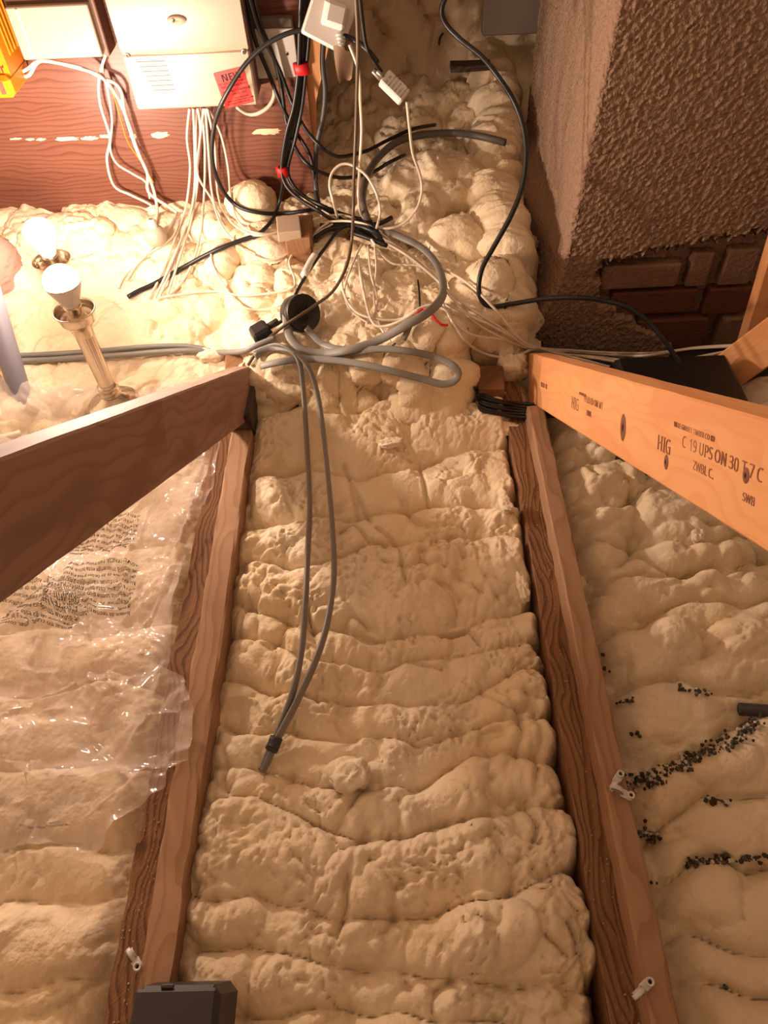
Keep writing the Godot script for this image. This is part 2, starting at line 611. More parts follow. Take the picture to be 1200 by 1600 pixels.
func materials() -> void:
	var foam_mat := mat(Color(0.92, 0.86, 0.76), 0.75)
	foam_mat.vertex_color_use_as_albedo = true
	foam_mat.metallic_specular = 0.3
	relief(foam_mat, noise_tex(FastNoiseLite.TYPE_CELLULAR, 0.028, 4, 3, 512, null, FastNoiseLite.RETURN_DISTANCE), 0.22)
	foam_mat.heightmap_flip_texture = true
	triplanar(foam_mat, 6.0)
	M.foam = foam_mat
	M.joist = wood(3, Color(0.58, 0.43, 0.31), Color(0.38, 0.26, 0.18), 17.0, 0.7, 0.16)
	M.batten = wood(14, Color(0.67, 0.53, 0.42), Color(0.59, 0.45, 0.34), 9.0, 0.25, 0.02)
	M.web = wood(25, Color(0.91, 0.67, 0.46), Color(0.885, 0.625, 0.415), 8.0, 0.12, 0.012, Color(0.88, 0.60, 0.41))
	M.web_old = wood(31, Color(0.66, 0.54, 0.48), Color(0.59, 0.47, 0.41), 7.0, 0.12, 0.012, Color(0.56, 0.43, 0.38))
	M.grey_wood = wood(36, Color(0.36, 0.31, 0.28), Color(0.20, 0.16, 0.15), 9.0, 0.6, 0.25)
	M.panel = wood(47, Color(0.46, 0.30, 0.24), Color(0.38, 0.22, 0.17), 15.0, 0.05, 0.002)
	M.panel.roughness = 0.38
	M.cream = mat(Color(0.66, 0.585, 0.51), 0.35)
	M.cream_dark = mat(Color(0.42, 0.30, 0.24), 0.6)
	M.white = mat(Color(0.84, 0.82, 0.80), 0.35)
	M.black = mat(Color(0.20, 0.19, 0.19), 0.5)
	M.black_cable = mat(Color(0.07, 0.068, 0.07), 0.42)
	M.grey_cable = mat(Color(0.50, 0.49, 0.47), 0.5)
	M.white_cable = mat(Color(0.84, 0.79, 0.72), 0.42)
	M.brown_cable = mat(Color(0.36, 0.29, 0.22), 0.5)
	M.red = mat(Color(0.85, 0.10, 0.10), 0.45)
	M.red_tape = mat(Color(0.72, 0.06, 0.09), 0.5)
	M.label_red = mat(Color(0.95, 0.17, 0.13), 0.5)
	M.ink = mat(Color(0.04, 0.015, 0.015), 0.8)
	M.stamp = mat(Color(0.60, 0.39, 0.26), 0.8)
	M.batten_dark = mat(Color(0.50, 0.29, 0.19), 0.75)
	M.print = mat(Color(0.30, 0.24, 0.20), 0.7)
	M.yellow = mat(Color(0.80, 0.47, 0.02), 0.4)
	M.brass = mat(Color(0.84, 0.79, 0.71), 0.22, 1.0)
	M.steel = mat(Color(0.62, 0.60, 0.58), 0.35, 1.0)
	M.paper = mat(Color(0.90, 0.76, 0.62), 0.9)
	M.render = mat(Color(0.63, 0.52, 0.44), 0.95)
	M.render.metallic_specular = 0.2
	relief(M.render, noise_tex(FastNoiseLite.TYPE_CELLULAR, 0.05, 8, 3, 512, null, FastNoiseLite.RETURN_DISTANCE), 0.5)
	triplanar(M.render, 5.0)
	M.brick = mat(Color(0.42, 0.25, 0.18), 0.9)
	relief(M.brick, noise_tex(FastNoiseLite.TYPE_SIMPLEX_SMOOTH, 0.03, 18), 0.25)
	triplanar(M.brick, 6.0)
	M.brick_pale = M.brick.duplicate()
	M.brick_pale.albedo_color = Color(0.53, 0.41, 0.32)
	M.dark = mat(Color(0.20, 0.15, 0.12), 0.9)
	M.pier = mat(Color(0.62, 0.50, 0.45), 0.9)
	M.roof_foam = mat(Color(0.93, 0.88, 0.82), 0.9)
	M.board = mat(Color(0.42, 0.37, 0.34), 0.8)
	M.pipe = mat(Color(0.47, 0.46, 0.50), 0.4)
	M.globe = mat(Color(0.70, 0.64, 0.57), 0.3)
	M.globe.backlight_enabled = true
	M.globe.backlight = Color(0.4, 0.4, 0.4)
	M.film = mat(Color(0.95, 0.90, 0.88, 0.28), 0.11)
	M.film.transparency = BaseMaterial3D.TRANSPARENCY_ALPHA
	M.film.cull_mode = BaseMaterial3D.CULL_DISABLED
	M.crumb = mat(Color.WHITE, 0.95)
	M.crumb.vertex_color_use_as_albedo = true

func shell() -> void:
	# a low loft whose rafters and gables are sprayed with the same pale foam
	for s in [["floor", Vector3(3.0, 0.04, 3.6), Vector3(0, -0.14, -0.8), 0.0], ["wall_back", Vector3(3.0, 2.0, 0.08), Vector3(0, 0.75, -2.6), 0.0], ["wall_front", Vector3(3.0, 2.0, 0.08), Vector3(0, 0.75, 0.9), 0.0],
			["wall_left", Vector3(0.08, 2.0, 3.6), Vector3(-1.46, 0.75, -0.8), 0.0], ["wall_right", Vector3(0.08, 2.0, 3.6), Vector3(1.46, 0.75, -0.8), 0.0], ["ceiling", Vector3(3.0, 0.06, 3.6), Vector3(0, 1.5, -0.8), 0.0]]:
		tag(put(s[0], box(s[1], 0.0), M.dark if s[0] == "floor" else M.roof_foam, self, at(s[2])), "", "", "", "structure")
	# the roof comes down low over the recess behind the panel
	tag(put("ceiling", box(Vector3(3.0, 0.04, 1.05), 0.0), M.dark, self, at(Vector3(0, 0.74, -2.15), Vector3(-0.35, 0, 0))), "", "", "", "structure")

func timbers() -> void:
	var up := Vector3.UP
	# left pair: rough joist and planed batten
	var t := put("ceiling_joist", timber(Vector3(-0.336, -0.05, 0.12), Vector3(-0.336, -0.05, -1.09), up, 0.045, 0.1, 0.002, 4, 0.006), M.joist)
	tag(t, "rough dark ceiling joist under the edge of the plastic bag, left of the paler timber", "joist")
	t = put("truss_chord", timber(Vector3(-0.294, -0.03, 0.12), Vector3(-0.294, -0.03, -1.06), up, 0.04, 0.13, 0.002, 6, 0.008), M.batten)
	tag(t, "smooth pale brown timber between the plastic bag and the middle foam bay", "joist")
	# right pair
	t = put("ceiling_joist", timber(Vector3(0.240, -0.05, 0.12), Vector3(0.242, -0.05, -1.32), up, 0.038, 0.1, 0.002, 8), M.joist)
	tag(t, "rough brown ceiling joist along the right edge of the middle foam bay", "joist")
	t = put("truss_chord", timber(Vector3(0.272, -0.025, 0.12), Vector3(0.273, -0.025, -1.03), up, 0.032, 0.13, 0.002, 9, 0.004), M.batten)
	tag(t, "smooth pale timber between the rough right joist and the foam with dark crumbs", "joist")
	# sloping truss webs
	var d := Vector3(0, 0.583, 0.812)
	var w := d.cross(Vector3.RIGHT).normalized()
	if w.y < 0: w = -w
	for s in [[-0.299, 394, 649, 409, 569, M.web_old, "dusky pink sloping timber web with a bright top edge, in front of the brass lamps", 12], [0.297, 832, 628, 822, 553, M.web, "orange sloping timber web with faded ink stamps and a dark knot", 15]]:
		var face: float = s[0] - 0.019 * signf(s[0])
		var a := ox(s[1], s[2], face)
		var b := ox(s[3], s[4], face)
		var o := thing("truss_web", s[6], "beam", Vector3(s[0], a.y, a.z))
		var c := (a + b) * 0.5 - o.position
		c.x = 0
		put("beam", timber(c + d * 0.02, c + d * 1.5, w, 0.038, 0.098, 0.0008, s[7]), s[5], o)
		put("end_piece", timber(c - d * 0.012 , c + d * 0.02, w, 0.036, 0.096, 0.0006, s[7] + 1), M.grey_wood if s[0] < 0 else s[5], o)
		if s[0] > 0:
			web_marks(o, c, d, w)
	# a short dark hanger behind the left web
	var st := begin()
	var px := [[404, 572], [418, 610], [414, 668], [402, 684], [388, 652]]
	var x1 := -0.271
	for k in range(1, px.size() - 1):
		tri(st, ox(px[0][0], px[0][1], x1), ox(px[k][0], px[k][1], x1), ox(px[k + 1][0], px[k + 1][1], x1), Vector3.RIGHT)
	for k in px.size():
		var a := ox(px[k][0], px[k][1], x1)
		var b := ox(px[(k + 1) % px.size()][0], px[(k + 1) % px.size()][1], x1)
		quad(st, a, b, b + Vector3.LEFT * 0.045, a + Vector3.LEFT * 0.045, (a + b) * 0.5 - ox(403, 630, x1))
	tag(put("timber_cleat", done(st), M.grey_wood), "dark grey weathered timber cleat at the foot of the pinkish web", "timber block")
	# blocks poking out of the foam
	t = put("timber_block", box(Vector3(0.046, 0.14, 0.075), 0.003), M.joist, self, at(oy(370, 574, 0.075) + Vector3(0, -0.06, -0.01), Vector3(0, 0.1, 0)))
	tag(t, "square sawn timber stub poking out of the foam behind the pinkish web", "timber block")
	t = put("timber_block", box(Vector3(0.052, 0.1, 0.07), 0.003), M.joist, self, at(oy(767, 588, 0.05) + Vector3(0, -0.05, 0), Vector3(0, -0.06, 0)))
	tag(t, "brown timber stub above the black cable coil, beside the chimney foot", "timber block")
	# timbers at the right edge
	t = put("roof_timber", timber(oz(1163, 552, -1.24), oz(1262, 230, -1.24), Vector3(0.0, 0, 1), 0.035, 0.03, 0.001, 41), M.web)
	tag(t, "thin orange leaning roof timber touching the right edge of the chimney", "beam")
	var q := thing("roof_timber", "thick orange timber with a frayed grey end at the right edge of the photo", "beam", oz(1142, 576, -1.13))
	var e := oz(1290, 470, -1.05) - q.position
	put("beam", timber(e.normalized() * 0.014, e, Vector3.UP, 0.05, 0.075, 0.001, 43), M.web, q)
	put("end_grain", timber(e.normalized() * -0.004, e.normalized() * 0.014, Vector3.UP, 0.048, 0.073, 0.003, 44), M.grey_wood, q)

func web_marks(o: Node3D, c: Vector3, d: Vector3, w: Vector3) -> void:
	# ink stamps on the broad side facing the middle bay: x of the text runs up the slope, letters stand along w
	var sans := SystemFont.new()
	sans.font_names = PackedStringArray(["Droid Sans"])
	var face := Basis(d, w, Vector3.LEFT) if d.cross(w).x < 0 else Basis(d, w, Vector3.RIGHT)
	var x0 := o.position.x - 0.0193
	for s in [[905, 614, 0.006, "KD UNTREATED"], [893, 628, 0.026, "HIG"], [912, 622, 0.013, "19 LO ED OM MT"], [916, 644, 0.011, "ZWBL"], [845, 600, 0.012, "WOOD  KD"],
			[1053, 662, 0.007, "WI LE GRADED TIMBER CO KD"], [1027, 690, 0.022, "HIG"], [1066, 689, 0.016, "C  19 UPS ON 30 T 7 C"], [1083, 726, 0.012, "ZWBL C."], [1160, 775, 0.010, "SWB"]]:
		var p := ox(s[0], s[1], x0) - o.position
		put("ink_stamp", letters(s[3], s[2], 0.0004, sans), M.stamp, o, Transform3D(face, p))
	for s in [[974, 668, 0.018, 0.012], [1041, 722, 0.008, 0.006], [1166, 743, 0.007, 0.006]]:
		var k := lathe([Vector2(0, 0.0009), Vector2(0.5, 0.0008), Vector2(0.9, 0.0004), Vector2(1.0, 0.0)], 18)
		var kb := Basis(w * s[2], Vector3.LEFT, d * s[3])
		var knot := put("knot", k, M.batten_dark, o, Transform3D(kb, ox(s[0], s[1], x0 + 0.0004) - o.position))
		knot.set_meta("label", "dark knot in the wood")

func tint(p: Vector3) -> Color:
	var k := 0.5 + soft.get_noise_2d(p.x * 4.0 + 17, p.z * 4.0 + p.y * 3.0) * 0.6
	var a := Color(1.0, 1.0, 1.0).lerp(Color(0.97, 0.90, 0.78), clampf(k, 0, 1))
	if crack.get_noise_2d(p.x * 1.0, p.z * 1.0 + p.y) > 0.93:
		a = a * Color(0.6, 0.5, 0.4)
	return a

func foam() -> void:
	crack.noise_type = FastNoiseLite.TYPE_SIMPLEX
	crack.frequency = 60.0
	crack.seed = 77
	rolls_mid = rolls(0.029, -0.03, [[390, 770, 480, 745, 560, 760, 640, 730, 780, 700], [380, 838, 480, 834, 545, 815, 690, 800, 800, 800], [370, 900, 480, 895, 580, 860, 720, 845, 812, 850],
		[355, 955, 500, 1000, 580, 1012, 700, 985, 835, 950], [350, 1000, 430, 1020, 500, 1045, 600, 1052, 700, 1030, 835, 1005], [345, 1065, 440, 1085, 520, 1108, 640, 1108, 760, 1080, 845, 1052], [325, 1135, 410, 1150, 600, 1162, 650, 1178, 760, 1135, 850, 1125],
		[310, 1205, 420, 1215, 520, 1230, 640, 1235, 740, 1190, 860, 1190], [305, 1275, 400, 1258, 480, 1290, 560, 1314, 640, 1316, 700, 1290, 865, 1262], [300, 1405, 400, 1400, 520, 1440, 650, 1442, 740, 1402, 880, 1378],
		[275, 1482, 400, 1470, 480, 1500, 600, 1530, 700, 1545, 905, 1545], [265, 1580, 500, 1590, 700, 1610, 925, 1600]])
	rolls_left = rolls(0.022, -0.03, [[0, 870, 200, 860, 300, 850], [0, 985, 150, 990, 290, 985], [0, 1085, 280, 1075], [0, 1210, 240, 1190], [0, 1332, 120, 1322, 210, 1328], [0, 1425, 100, 1415, 185, 1408], [0, 1545, 170, 1530]])
	rolls_right = rolls(0.038, -0.05, [[850, 690, 930, 700, 1000, 690], [868, 765, 960, 752, 1040, 770], [880, 832, 960, 812, 1040, 800, 1120, 790], [890, 880, 980, 868, 1060, 885, 1150, 850], [910, 940, 1000, 928, 1060, 925, 1200, 880],
		[925, 1010, 1010, 975, 1080, 965, 1200, 950], [940, 1090, 1060, 1078, 1120, 1095, 1200, 1090], [960, 1255, 1000, 1215, 1060, 1190, 1160, 1145, 1200, 1125], [985, 1318, 1030, 1310, 1100, 1255, 1200, 1235], [1005, 1385, 1070, 1358, 1130, 1345, 1200, 1345], [1030, 1485, 1080, 1470, 1200, 1480], [1050, 1560, 1200, 1555]])
	for l in [[540, 738, 552, 775, 560, 815], [552, 775, 580, 822], [533, 845, 553, 826, 575, 852, 605, 862], [590, 835, 618, 855], [625, 870, 634, 925], [655, 725, 670, 800], [690, 995, 732, 985, 752, 1010], [700, 845, 760, 855], [640, 1040, 690, 1052], [880, 1450, 905, 1500, 925, 1560], [845, 1470, 880, 1500], [555, 1000, 600, 1012]]:
		for i in range(0, l.size() - 2, 2):
			var a := oy(l[i], l[i + 1], -0.03)
			var b := oy(l[i + 2], l[i + 3], -0.03)
			var p := Vector2(a.x, a.z)
			var q := Vector2(b.x, b.z)
			grooves.append([p, q, minf(p.x, q.x) - 0.006, maxf(p.x, q.x) + 0.006, minf(p.y, q.y) - 0.006, maxf(p.y, q.y) + 0.006])
	# single lumps and hollows the photograph shows, by where they lie
	for s in [[545, 1215, -0.03, 0.030, 0.022, 0.022], [760, 1460, -0.03, 0.06, 0.045, 0.028], [840, 1480, -0.03, 0.05, 0.07, 0.02], [355, 1435, -0.02, 0.05, 0.035, 0.018], [380, 1130, -0.03, 0.032, 0.03, -0.02],
			[690, 740, -0.03, 0.06, 0.035, -0.014], [760, 820, -0.03, 0.045, 0.035, 0.012], [590, 1482, -0.03, 0.01, 0.012, 0.008], [700, 1255, -0.03, 0.03, 0.03, 0.01],
			[60, 1500, -0.03, 0.09, 0.06, 0.022], [180, 1050, -0.03, 0.06, 0.05, 0.012],
			[1110, 890, -0.03, 0.05, 0.04, 0.018], [1110, 1200, -0.05, 0.06, 0.035, 0.015], [1160, 1010, -0.04, 0.07, 0.035, 0.016], [985, 790, -0.03, 0.03, 0.02, 0.018], [930, 700, -0.03, 0.03, 0.03, 0.02], [1040, 1000, -0.03, 0.035, 0.03, 0.014],
			[395, 345, 0.13, 0.045, 0.05, 0.065], [345, 365, 0.12, 0.03, 0.03, 0.03], [410, 400, 0.11, 0.05, 0.04, 0.03], [350, 420, 0.1, 0.02, 0.05, 0.028], [715, 385, 0.12, 0.04, 0.06, 0.035], [745, 470, 0.11, 0.04, 0.06, 0.035], [640, 350, 0.14, 0.06, 0.05, 0.03],
			[590, 590, 0.07, 0.05, 0.045, 0.02], [690, 560, 0.08, 0.04, 0.06, 0.03], [650, 550, 0.08, 0.035, 0.04, 0.02], [560, 370, 0.12, 0.03, 0.03, -0.03], [465, 390, 0.1, 0.04, 0.03, -0.03], [680, 265, 0.2, 0.1, 0.08, 0.06], [560, 450, 0.1, 0.04, 0.05, 0.015], [110, 380, 0.12, 0.1, 0.06, 0.02]]:
		var q := oy(s[0], s[1], s[2])
		dents.append([q.x, q.z, s[3], s[4], s[5]])
	var o := put("spray_foam", grid(176, 400, func(u: float, v: float):
		var x := lerpf(-0.292, 0.236, u)
		var z := lerpf(-1.07, 0.06, v)
		return Vector3(x, h_mid(x, z), z), false, false, true, tint), M.foam)
	tag(o, "cream sprayed foam in wide rolls filling the middle bay between the two pairs of joists", "insulation", "", "thing")
	o = put("spray_foam", grid(150, 240, func(u: float, v: float):
		var x := lerpf(-0.98, -0.335, u)
		var z := lerpf(-1.03, 0.06, v)
		return Vector3(x, h_left(x, z), z), false, false, true, tint), M.foam)
	tag(o, "cream sprayed foam in the left bay, mostly under the clear plastic bag", "insulation", "", "thing")
	o = put("spray_foam", grid(180, 300, func(u: float, v: float):
		var x := lerpf(0.28, 1.0, u)
		var z := lerpf(-1.12, 0.06, v)
		return Vector3(x, h_right(x, z), z), false, false, true, tint), M.foam)
	tag(o, "tan lumpy sprayed foam in the right bay with dark crumbs in its creases", "insulation", "", "thing")
	o = put("spray_foam", grid(400, 260, func(u: float, v: float):
		var z := lerpf(-2.2, -1.0, pow(v, 0.62))
		var x := lerpf(-1.35, back_edge(z) + 0.025, u)
		return back_point(x, z), false, false, true, tint), M.foam)
	tag(o, "pale bulging sprayed foam heaped below the wall panel, under the tangle of cables", "insulation", "", "thing")
	o = put("spray_foam", grid(150, 120, func(u: float, v: float):
		var x := lerpf(-0.5, 0.75, u)
		var y := lerpf(0.7, 0.0, v)
		var d := lumps(x, y * 0.8 + 7.0, 0.06, 0.012, 0.003)
		return Vector3(x, y, -2.2 + d + 0.25 * smoothstep(0.35, 0.05, y)), false, false, true, tint), M.foam)
	tag(o, "shaded sprayed foam on the dark wall between the wall panel and the chimney", "insulation", "", "thing")

func chimney() -> void:
	var zc := -1.35
	var o := thing("chimney_stack", "tall rough rendered chimney stack with a pale left side and a dark front", "chimney", Vector3(0.365, -0.1, zc))
	var fn := FastNoiseLite.new()
	fn.frequency = 95.0
	fn.seed = 5
	fn.fractal_octaves = 3
	var fe := FastNoiseLite.new()
	fe.frequency = 14.0
	fe.seed = 8
	# front face: rendered above a broken edge, bare brick below
	var broken := [[925, 425], [935, 412], [985, 405], [1000, 398], [1060, 388], [1110, 378], [1195, 362]]
	var edge_x := func(y: float) -> float: return lerpf(0.362, 0.374, clampf((y - 0.1) / 0.5, 0, 1)) - smoothstep(0.12, -0.06, y) * 0.045
	put("front_render", grid(170, 200, func(u: float, v: float):
		var y := lerpf(1.0, -0.12, v)
		var x: float = lerpf(edge_x.call(y) + 0.012, 0.98, u)
		var s := seen(Vector3(x, y, zc))
		var line := 500.0
		for k in broken.size() - 1:
			if s.x >= broken[k][0] and s.x < broken[k + 1][0]:
				line = lerpf(broken[k][1], broken[k + 1][1], (s.x - broken[k][0]) / (broken[k + 1][0] - broken[k][0]))
		if s.x >= 1195: line = 362
		line += fe.get_noise_2d(x * 6, y * 6) * 14.0
		var bare := s.y > line and s.x > 935 + fe.get_noise_1d(y * 5) * 20 + clampf(s.y - 470, 0, 70) * 1.6
		var z := zc + fn.get_noise_2d(x, y) * 0.006 - (0.04 if bare else 0.0)
		return Vector3(x, y, z) - o.position, true), M.render, o)
	# left face with its rounded front corner and the wider shoulder at the back
	put("side_render", grid(150, 190, func(u: float, v: float):
		var y := lerpf(1.0, -0.12, v)
		var xf: float = edge_x.call(y)
		var k := smoothstep(0.175, 0.115, y)
		var xb := lerpf(0.372, 0.288, k)
		var zb := -1.99
		var t := u * 1.06 - 0.06
		var q: Vector3
		if t < 0:
			var a := -t / 0.06 * PI / 2
			q = Vector3(xf + 0.012 - 0.012 * cos(a), y, zc - 0.012 + 0.012 * sin(a))
		else:
			q = Vector3(lerpf(xf, xb, t), y, lerpf(zc - 0.012, zb, t))
		return q + Vector3(-1, 0, 0.2) * fn.get_noise_2d(q.z, y + 9) * 0.0035 - o.position, true), M.render, o)
	# exposed bricks: pixel corners of each face
	for b in [[936, 412, 1067, 453, 0], [1069, 396, 1120, 450, 1], [1121, 390, 1192, 448, 1], [950, 455, 1094, 496, 2], [1096, 451, 1182, 494, 2], [985, 498, 1110, 548, 2], [1112, 496, 1172, 546, 0]]:
		var p := oz(b[0], b[3], zc - 0.012)
		var q := oz(b[2], b[1], zc - 0.012)
		put("brick", box(Vector3(q.x - p.x, q.y - p.y, 0.05), 0.004), [M.brick_pale, M.brick_pale, M.brick][b[4]], o, at((p + q) * 0.5 + Vector3(0, 0, -0.025 + rng.randf_range(-0.004, 0.004)) - o.position, Vector3(0, 0, 0.015)))

func lamps(energy: float, color: Color) -> void:
	var glow := mat(Color(1, 0.97, 0.92), 0.5)
	glow.emission_enabled = true
	glow.emission = Color(1.0, 0.95, 0.86)
	glow.emission_energy_multiplier = 2.6
	var spots := [[on_foam(180, 632), 0.0, "nearer of two lit brass lamps, its fluted stem and foot in view"], [oy(82, 410, 0.235) - Vector3(0, 0.215, 0), 1.0, "further lit brass lamp, its stem hidden behind the nearer bulb"]]
	for s in spots:
		var o := thing("brass_lamp", s[2], "lamp", s[0], "brass lamps on the foam")
		if s[1] == 0.0:
			put("base", lathe([Vector2(0, -0.004), Vector2(0.051, -0.004), Vector2(0.051, 0.004), Vector2(0.049, 0.006), Vector2(0.042, 0.008), Vector2(0.041, 0.011), Vector2(0.034, 0.013), Vector2(0.027, 0.019), Vector2(0.019, 0.026), Vector2(0.017, 0.029)], 40), M.brass, o)
			put("neck_ring", lathe([Vector2(0.012, 0.027), Vector2(0.021, 0.029), Vector2(0.022, 0.033), Vector2(0.018, 0.036), Vector2(0.0205, 0.038), Vector2(0.0205, 0.041), Vector2(0.017, 0.044), Vector2(0.019, 0.046), Vector2(0.019, 0.050), Vector2(0.014, 0.053)], 32), M.brass, o)
		put("stem", grid(20, 61, func(u: float, v: float):
			var y := lerpf(0.05, 0.172, u)
			var r := lerpf(0.0135, 0.0165, u) + 0.0007 * cos(v * TAU * 20)
			return Vector3(r * cos(v * TAU), y, r * sin(v * TAU)), true, true), M.brass, o)
		put("cup", lathe([Vector2(0.0165, 0.168), Vector2(0.018, 0.172), Vector2(0.020, 0.186), Vector2(0.026, 0.196), Vector2(0.030, 0.199), Vector2(0.031, 0.203), Vector2(0.031, 0.203), Vector2(0.0335, 0.216), Vector2(0.0365, 0.219), Vector2(0.037, 0.221), Vector2(0.0355, 0.222), Vector2(0.034, 0.220), Vector2(0.032, 0.214), Vector2(0.0325, 0.212), Vector2(0.030, 0.210), Vector2(0.0305, 0.207), Vector2(0.028, 0.204), Vector2(0.02, 0.201), Vector2(0, 0.2)], 40), M.brass, o)
		put("socket", lathe([Vector2(0.0145, 0.199), Vector2(0.0145, 0.224), Vector2(0.0155, 0.226), Vector2(0.0155, 0.231), Vector2(0.013, 0.233), Vector2(0.011, 0.233)], 24), M.brass, o)
		var b := put("bulb_base", lathe([Vector2(0.012, 0.228), Vector2(0.0155, 0.236), Vector2(0.0225, 0.252), Vector2(0.029, 0.267), Vector2(0.0305, 0.273), Vector2(0.0300, 0.275)], 32), M.white, o)
		b.set_meta("label", "white plastic collar of the bulb")
		var prof := []
		for k in 15:
			var a := lerpf(-0.1, PI / 2, k / 14.0)
			prof.append(Vector2(0.0303 * cos(a), 0.2755 + 0.0303 * 0.85 * (sin(a) + 0.1)))
		var g := put("light_bulb", lathe(prof, 36), glow, o)
		g.set_meta("label", "glowing frosted bulb")
		var l := OmniLight3D.new()
		l.name = "lamp_light"
		l.light_energy = energy
		l.light_color = color
		l.light_size = 0.028
		l.omni_range = 8.0
		l.omni_attenuation = 2.0
		l.shadow_enabled = true
		o.add_child(l, true)
		l.position = Vector3(0, 0.285, 0)

func panel_things() -> void:
	var zp := -1.65
	var xr := oz(491, 240, zp).x
	var o := thing("wall_panel", "reddish brown wood grain panel carrying the electrical boxes", "board", Vector3(-0.7, 0.1, zp))
	var lo := oz(300, 352, zp).y
	var board := put("board", timber(Vector3(-1.4, 0.0, 0), Vector3(xr, 0.0, 0) , Vector3.UP, 0.018, 0.9, 0.0, 3), M.panel, o)
	board.position = Vector3(0, lo + 0.45, -0.009) - Vector3(o.position.x, o.position.y, 0)
	for s in [[64, 218, 8, 2], [104, 217, 20, 3.5], [140, 216, 14, 3], [163, 213, 8, 3], [250, 211, 14, 5], [418, 206, 23, 5], [208, 213, 5, 4], [25, 217, 10, 1.5], [47, 218, 7, 2]]:
		var c := oz(s[0], s[1], zp + 0.0008)
		var k: float = 1.55 / F
		var st := begin()
		var first := []
		for i in 22:
			var a := i / 22.0 * TAU
			var r := 1.0 + rng.randf_range(-0.28, 0.22)
			first.append(c + Vector3(cos(a) * s[2] * k * r, sin(a) * s[3] * k * r, 0))
		for i in 22:
			tri(st, c, first[i], first[(i + 1) % 22], Vector3.BACK)
			quad(st, first[i], first[(i + 1) % 22], first[(i + 1) % 22] - Vector3(0, 0, 0.002), first[i] - Vector3(0, 0, 0.002), first[i] - c)
		put("torn_paper", done(st), M.paper, o, at(-o.position))
	var st2 := begin()
	var ps := [[470, -60], [531, -60], [516, 62], [492, 166], [494, 345], [470, 345]]
	var mid := oz(490, 120, zp - 0.02)
	for k in ps.size():
		var a := oz(ps[k][0], ps[k][1], zp - 0.02)
		var b := oz(ps[(k + 1) % ps.size()][0], ps[(k + 1) % ps.size()][1], zp - 0.02)
		tri(st2, mid, a, b, Vector3.BACK)
		quad(st2, a, b, b + Vector3(0, 0, -0.08), a + Vector3(0, 0, -0.08), (a + b) * 0.5 - mid)
	tag(put("timber_stud", done(st2), M.web), "upright sawn stud behind the right edge of the wood grain panel", "beam")
	# consumer unit
	var zf := -1.55
	var bl := oz(215, 172, zf)
	var br := oz(403, 167, zf)
	var w := br.x - bl.x
	var h := 0.42
	var cu := thing("consumer_unit", "large cream electrical consumer unit with a red sticker", "fuse box", Vector3((bl.x + br.x) * 0.5, bl.y, zp))
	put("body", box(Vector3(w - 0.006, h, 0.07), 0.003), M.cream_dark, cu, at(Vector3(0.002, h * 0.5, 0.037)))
	var lid := put("front_cover", box(Vector3(w, 0.098, 0.034), 0.003), M.cream, cu, at(Vector3(0, 0.049, 0.083)))
	lid.set_meta("label", "lower cover with vent slots")
	put("upper_cover", grid(18, 30, func(u: float, v: float):
		var x := (v - 0.5) * (w - 0.001)
		var sag := 0.006 * (1.0 - pow(2.0 * v - 1.0, 2))
		var y := lerpf(0.099 - sag, 0.21, u)
		var z := 0.1 + 0.009 * sin(clampf(u * 1.15, 0, 1) * PI * 0.5 + 0.15)
		if u == 0.0: z = 0.095
		return Vector3(x, y, z)), M.cream, cu)
	put("upper_body", box(Vector3(w, 0.32, 0.03), 0.002), M.cream, cu, at(Vector3(0, 0.258, 0.084)))
	var win := mat(Color(0.42, 0.40, 0.46), 0.15)
	var y_win := oz(280, 2, zf).y - bl.y
	put("window", box(Vector3(w * 0.55, 0.04, 0.004), 0.001), win, cu, at(Vector3(-0.028, y_win + 0.024, 0.101)))
	put("top_rail", box(Vector3(w, 0.03, 0.012), 0.002), M.cream, cu, at(Vector3(0, y_win - 0.014, 0.099)))
	var lt := oz(277, 29, zf) - Vector3(cu.position.x, cu.position.y, cu.position.z)
	put("latch", lathe([Vector2(0, 0.006), Vector2(0.012, 0.0055), Vector2(0.018, 0.003), Vector2(0.0185, 0.0)], 30), M.cream, cu, Transform3D(Basis(Vector3(1, 0, 0), Vector3(0, 0, 1), Vector3(0, -0.45, 0)), Vector3(lt.x, lt.y, 0.108)))
	put("latch_button", lathe([Vector2(0, 0.002), Vector2(0.003, 0.002), Vector2(0.0036, 0.0)], 16), M.steel, cu, Transform3D(Basis(Vector3(1, 0, 0), Vector3(0, 0, 1), Vector3(0, -1, 0)), Vector3(lt.x - 0.005, lt.y + 0.001, 0.113)))
	for s in [[199, 87], [381, 81]]:
		var q := oz(s[0], s[1], zf) - cu.position
		var sc := put("screw", lathe([Vector2(0, 0.0012), Vector2(0.004, 0.001), Vector2(0.0048, 0.0)], 18), M.steel, cu, Transform3D(Basis(Vector3(1, 0, 0), Vector3(0, 0, 1), Vector3(0, -1, 0)), Vector3(q.x, q.y, 0.1003)))
		put("slot", box(Vector3(0.007, 0.0006, 0.0012), 0.0), M.black, sc, at(Vector3(0, 0.0012, 0)))
	for k in 7:
		put("vent_slot", box(Vector3(0.055 - 0.002 * k, 0.0012, 0.001), 0.0), M.board, cu, at(Vector3(-w * 0.5 + 0.052 + 0.002 * k, 0.086 - k * 0.0085, 0.1002)))
	# red sticker
	var sans := SystemFont.new()
	sans.font_names = PackedStringArray(["Droid Sans"])
	sans.font_weight = 700
	var lc := oz(365.5, 137, zf) - cu.position
	var lb := Basis(Vector3(0, 0, 1), 0.17)
	var lab := put("warning_label", rounded_plate(0.060, 0.066, 0.0006, 0.002, 0.0002), M.label_red, cu, Transform3D(lb, Vector3(lc.x, lc.y, 0.1003)))
	var row := 0
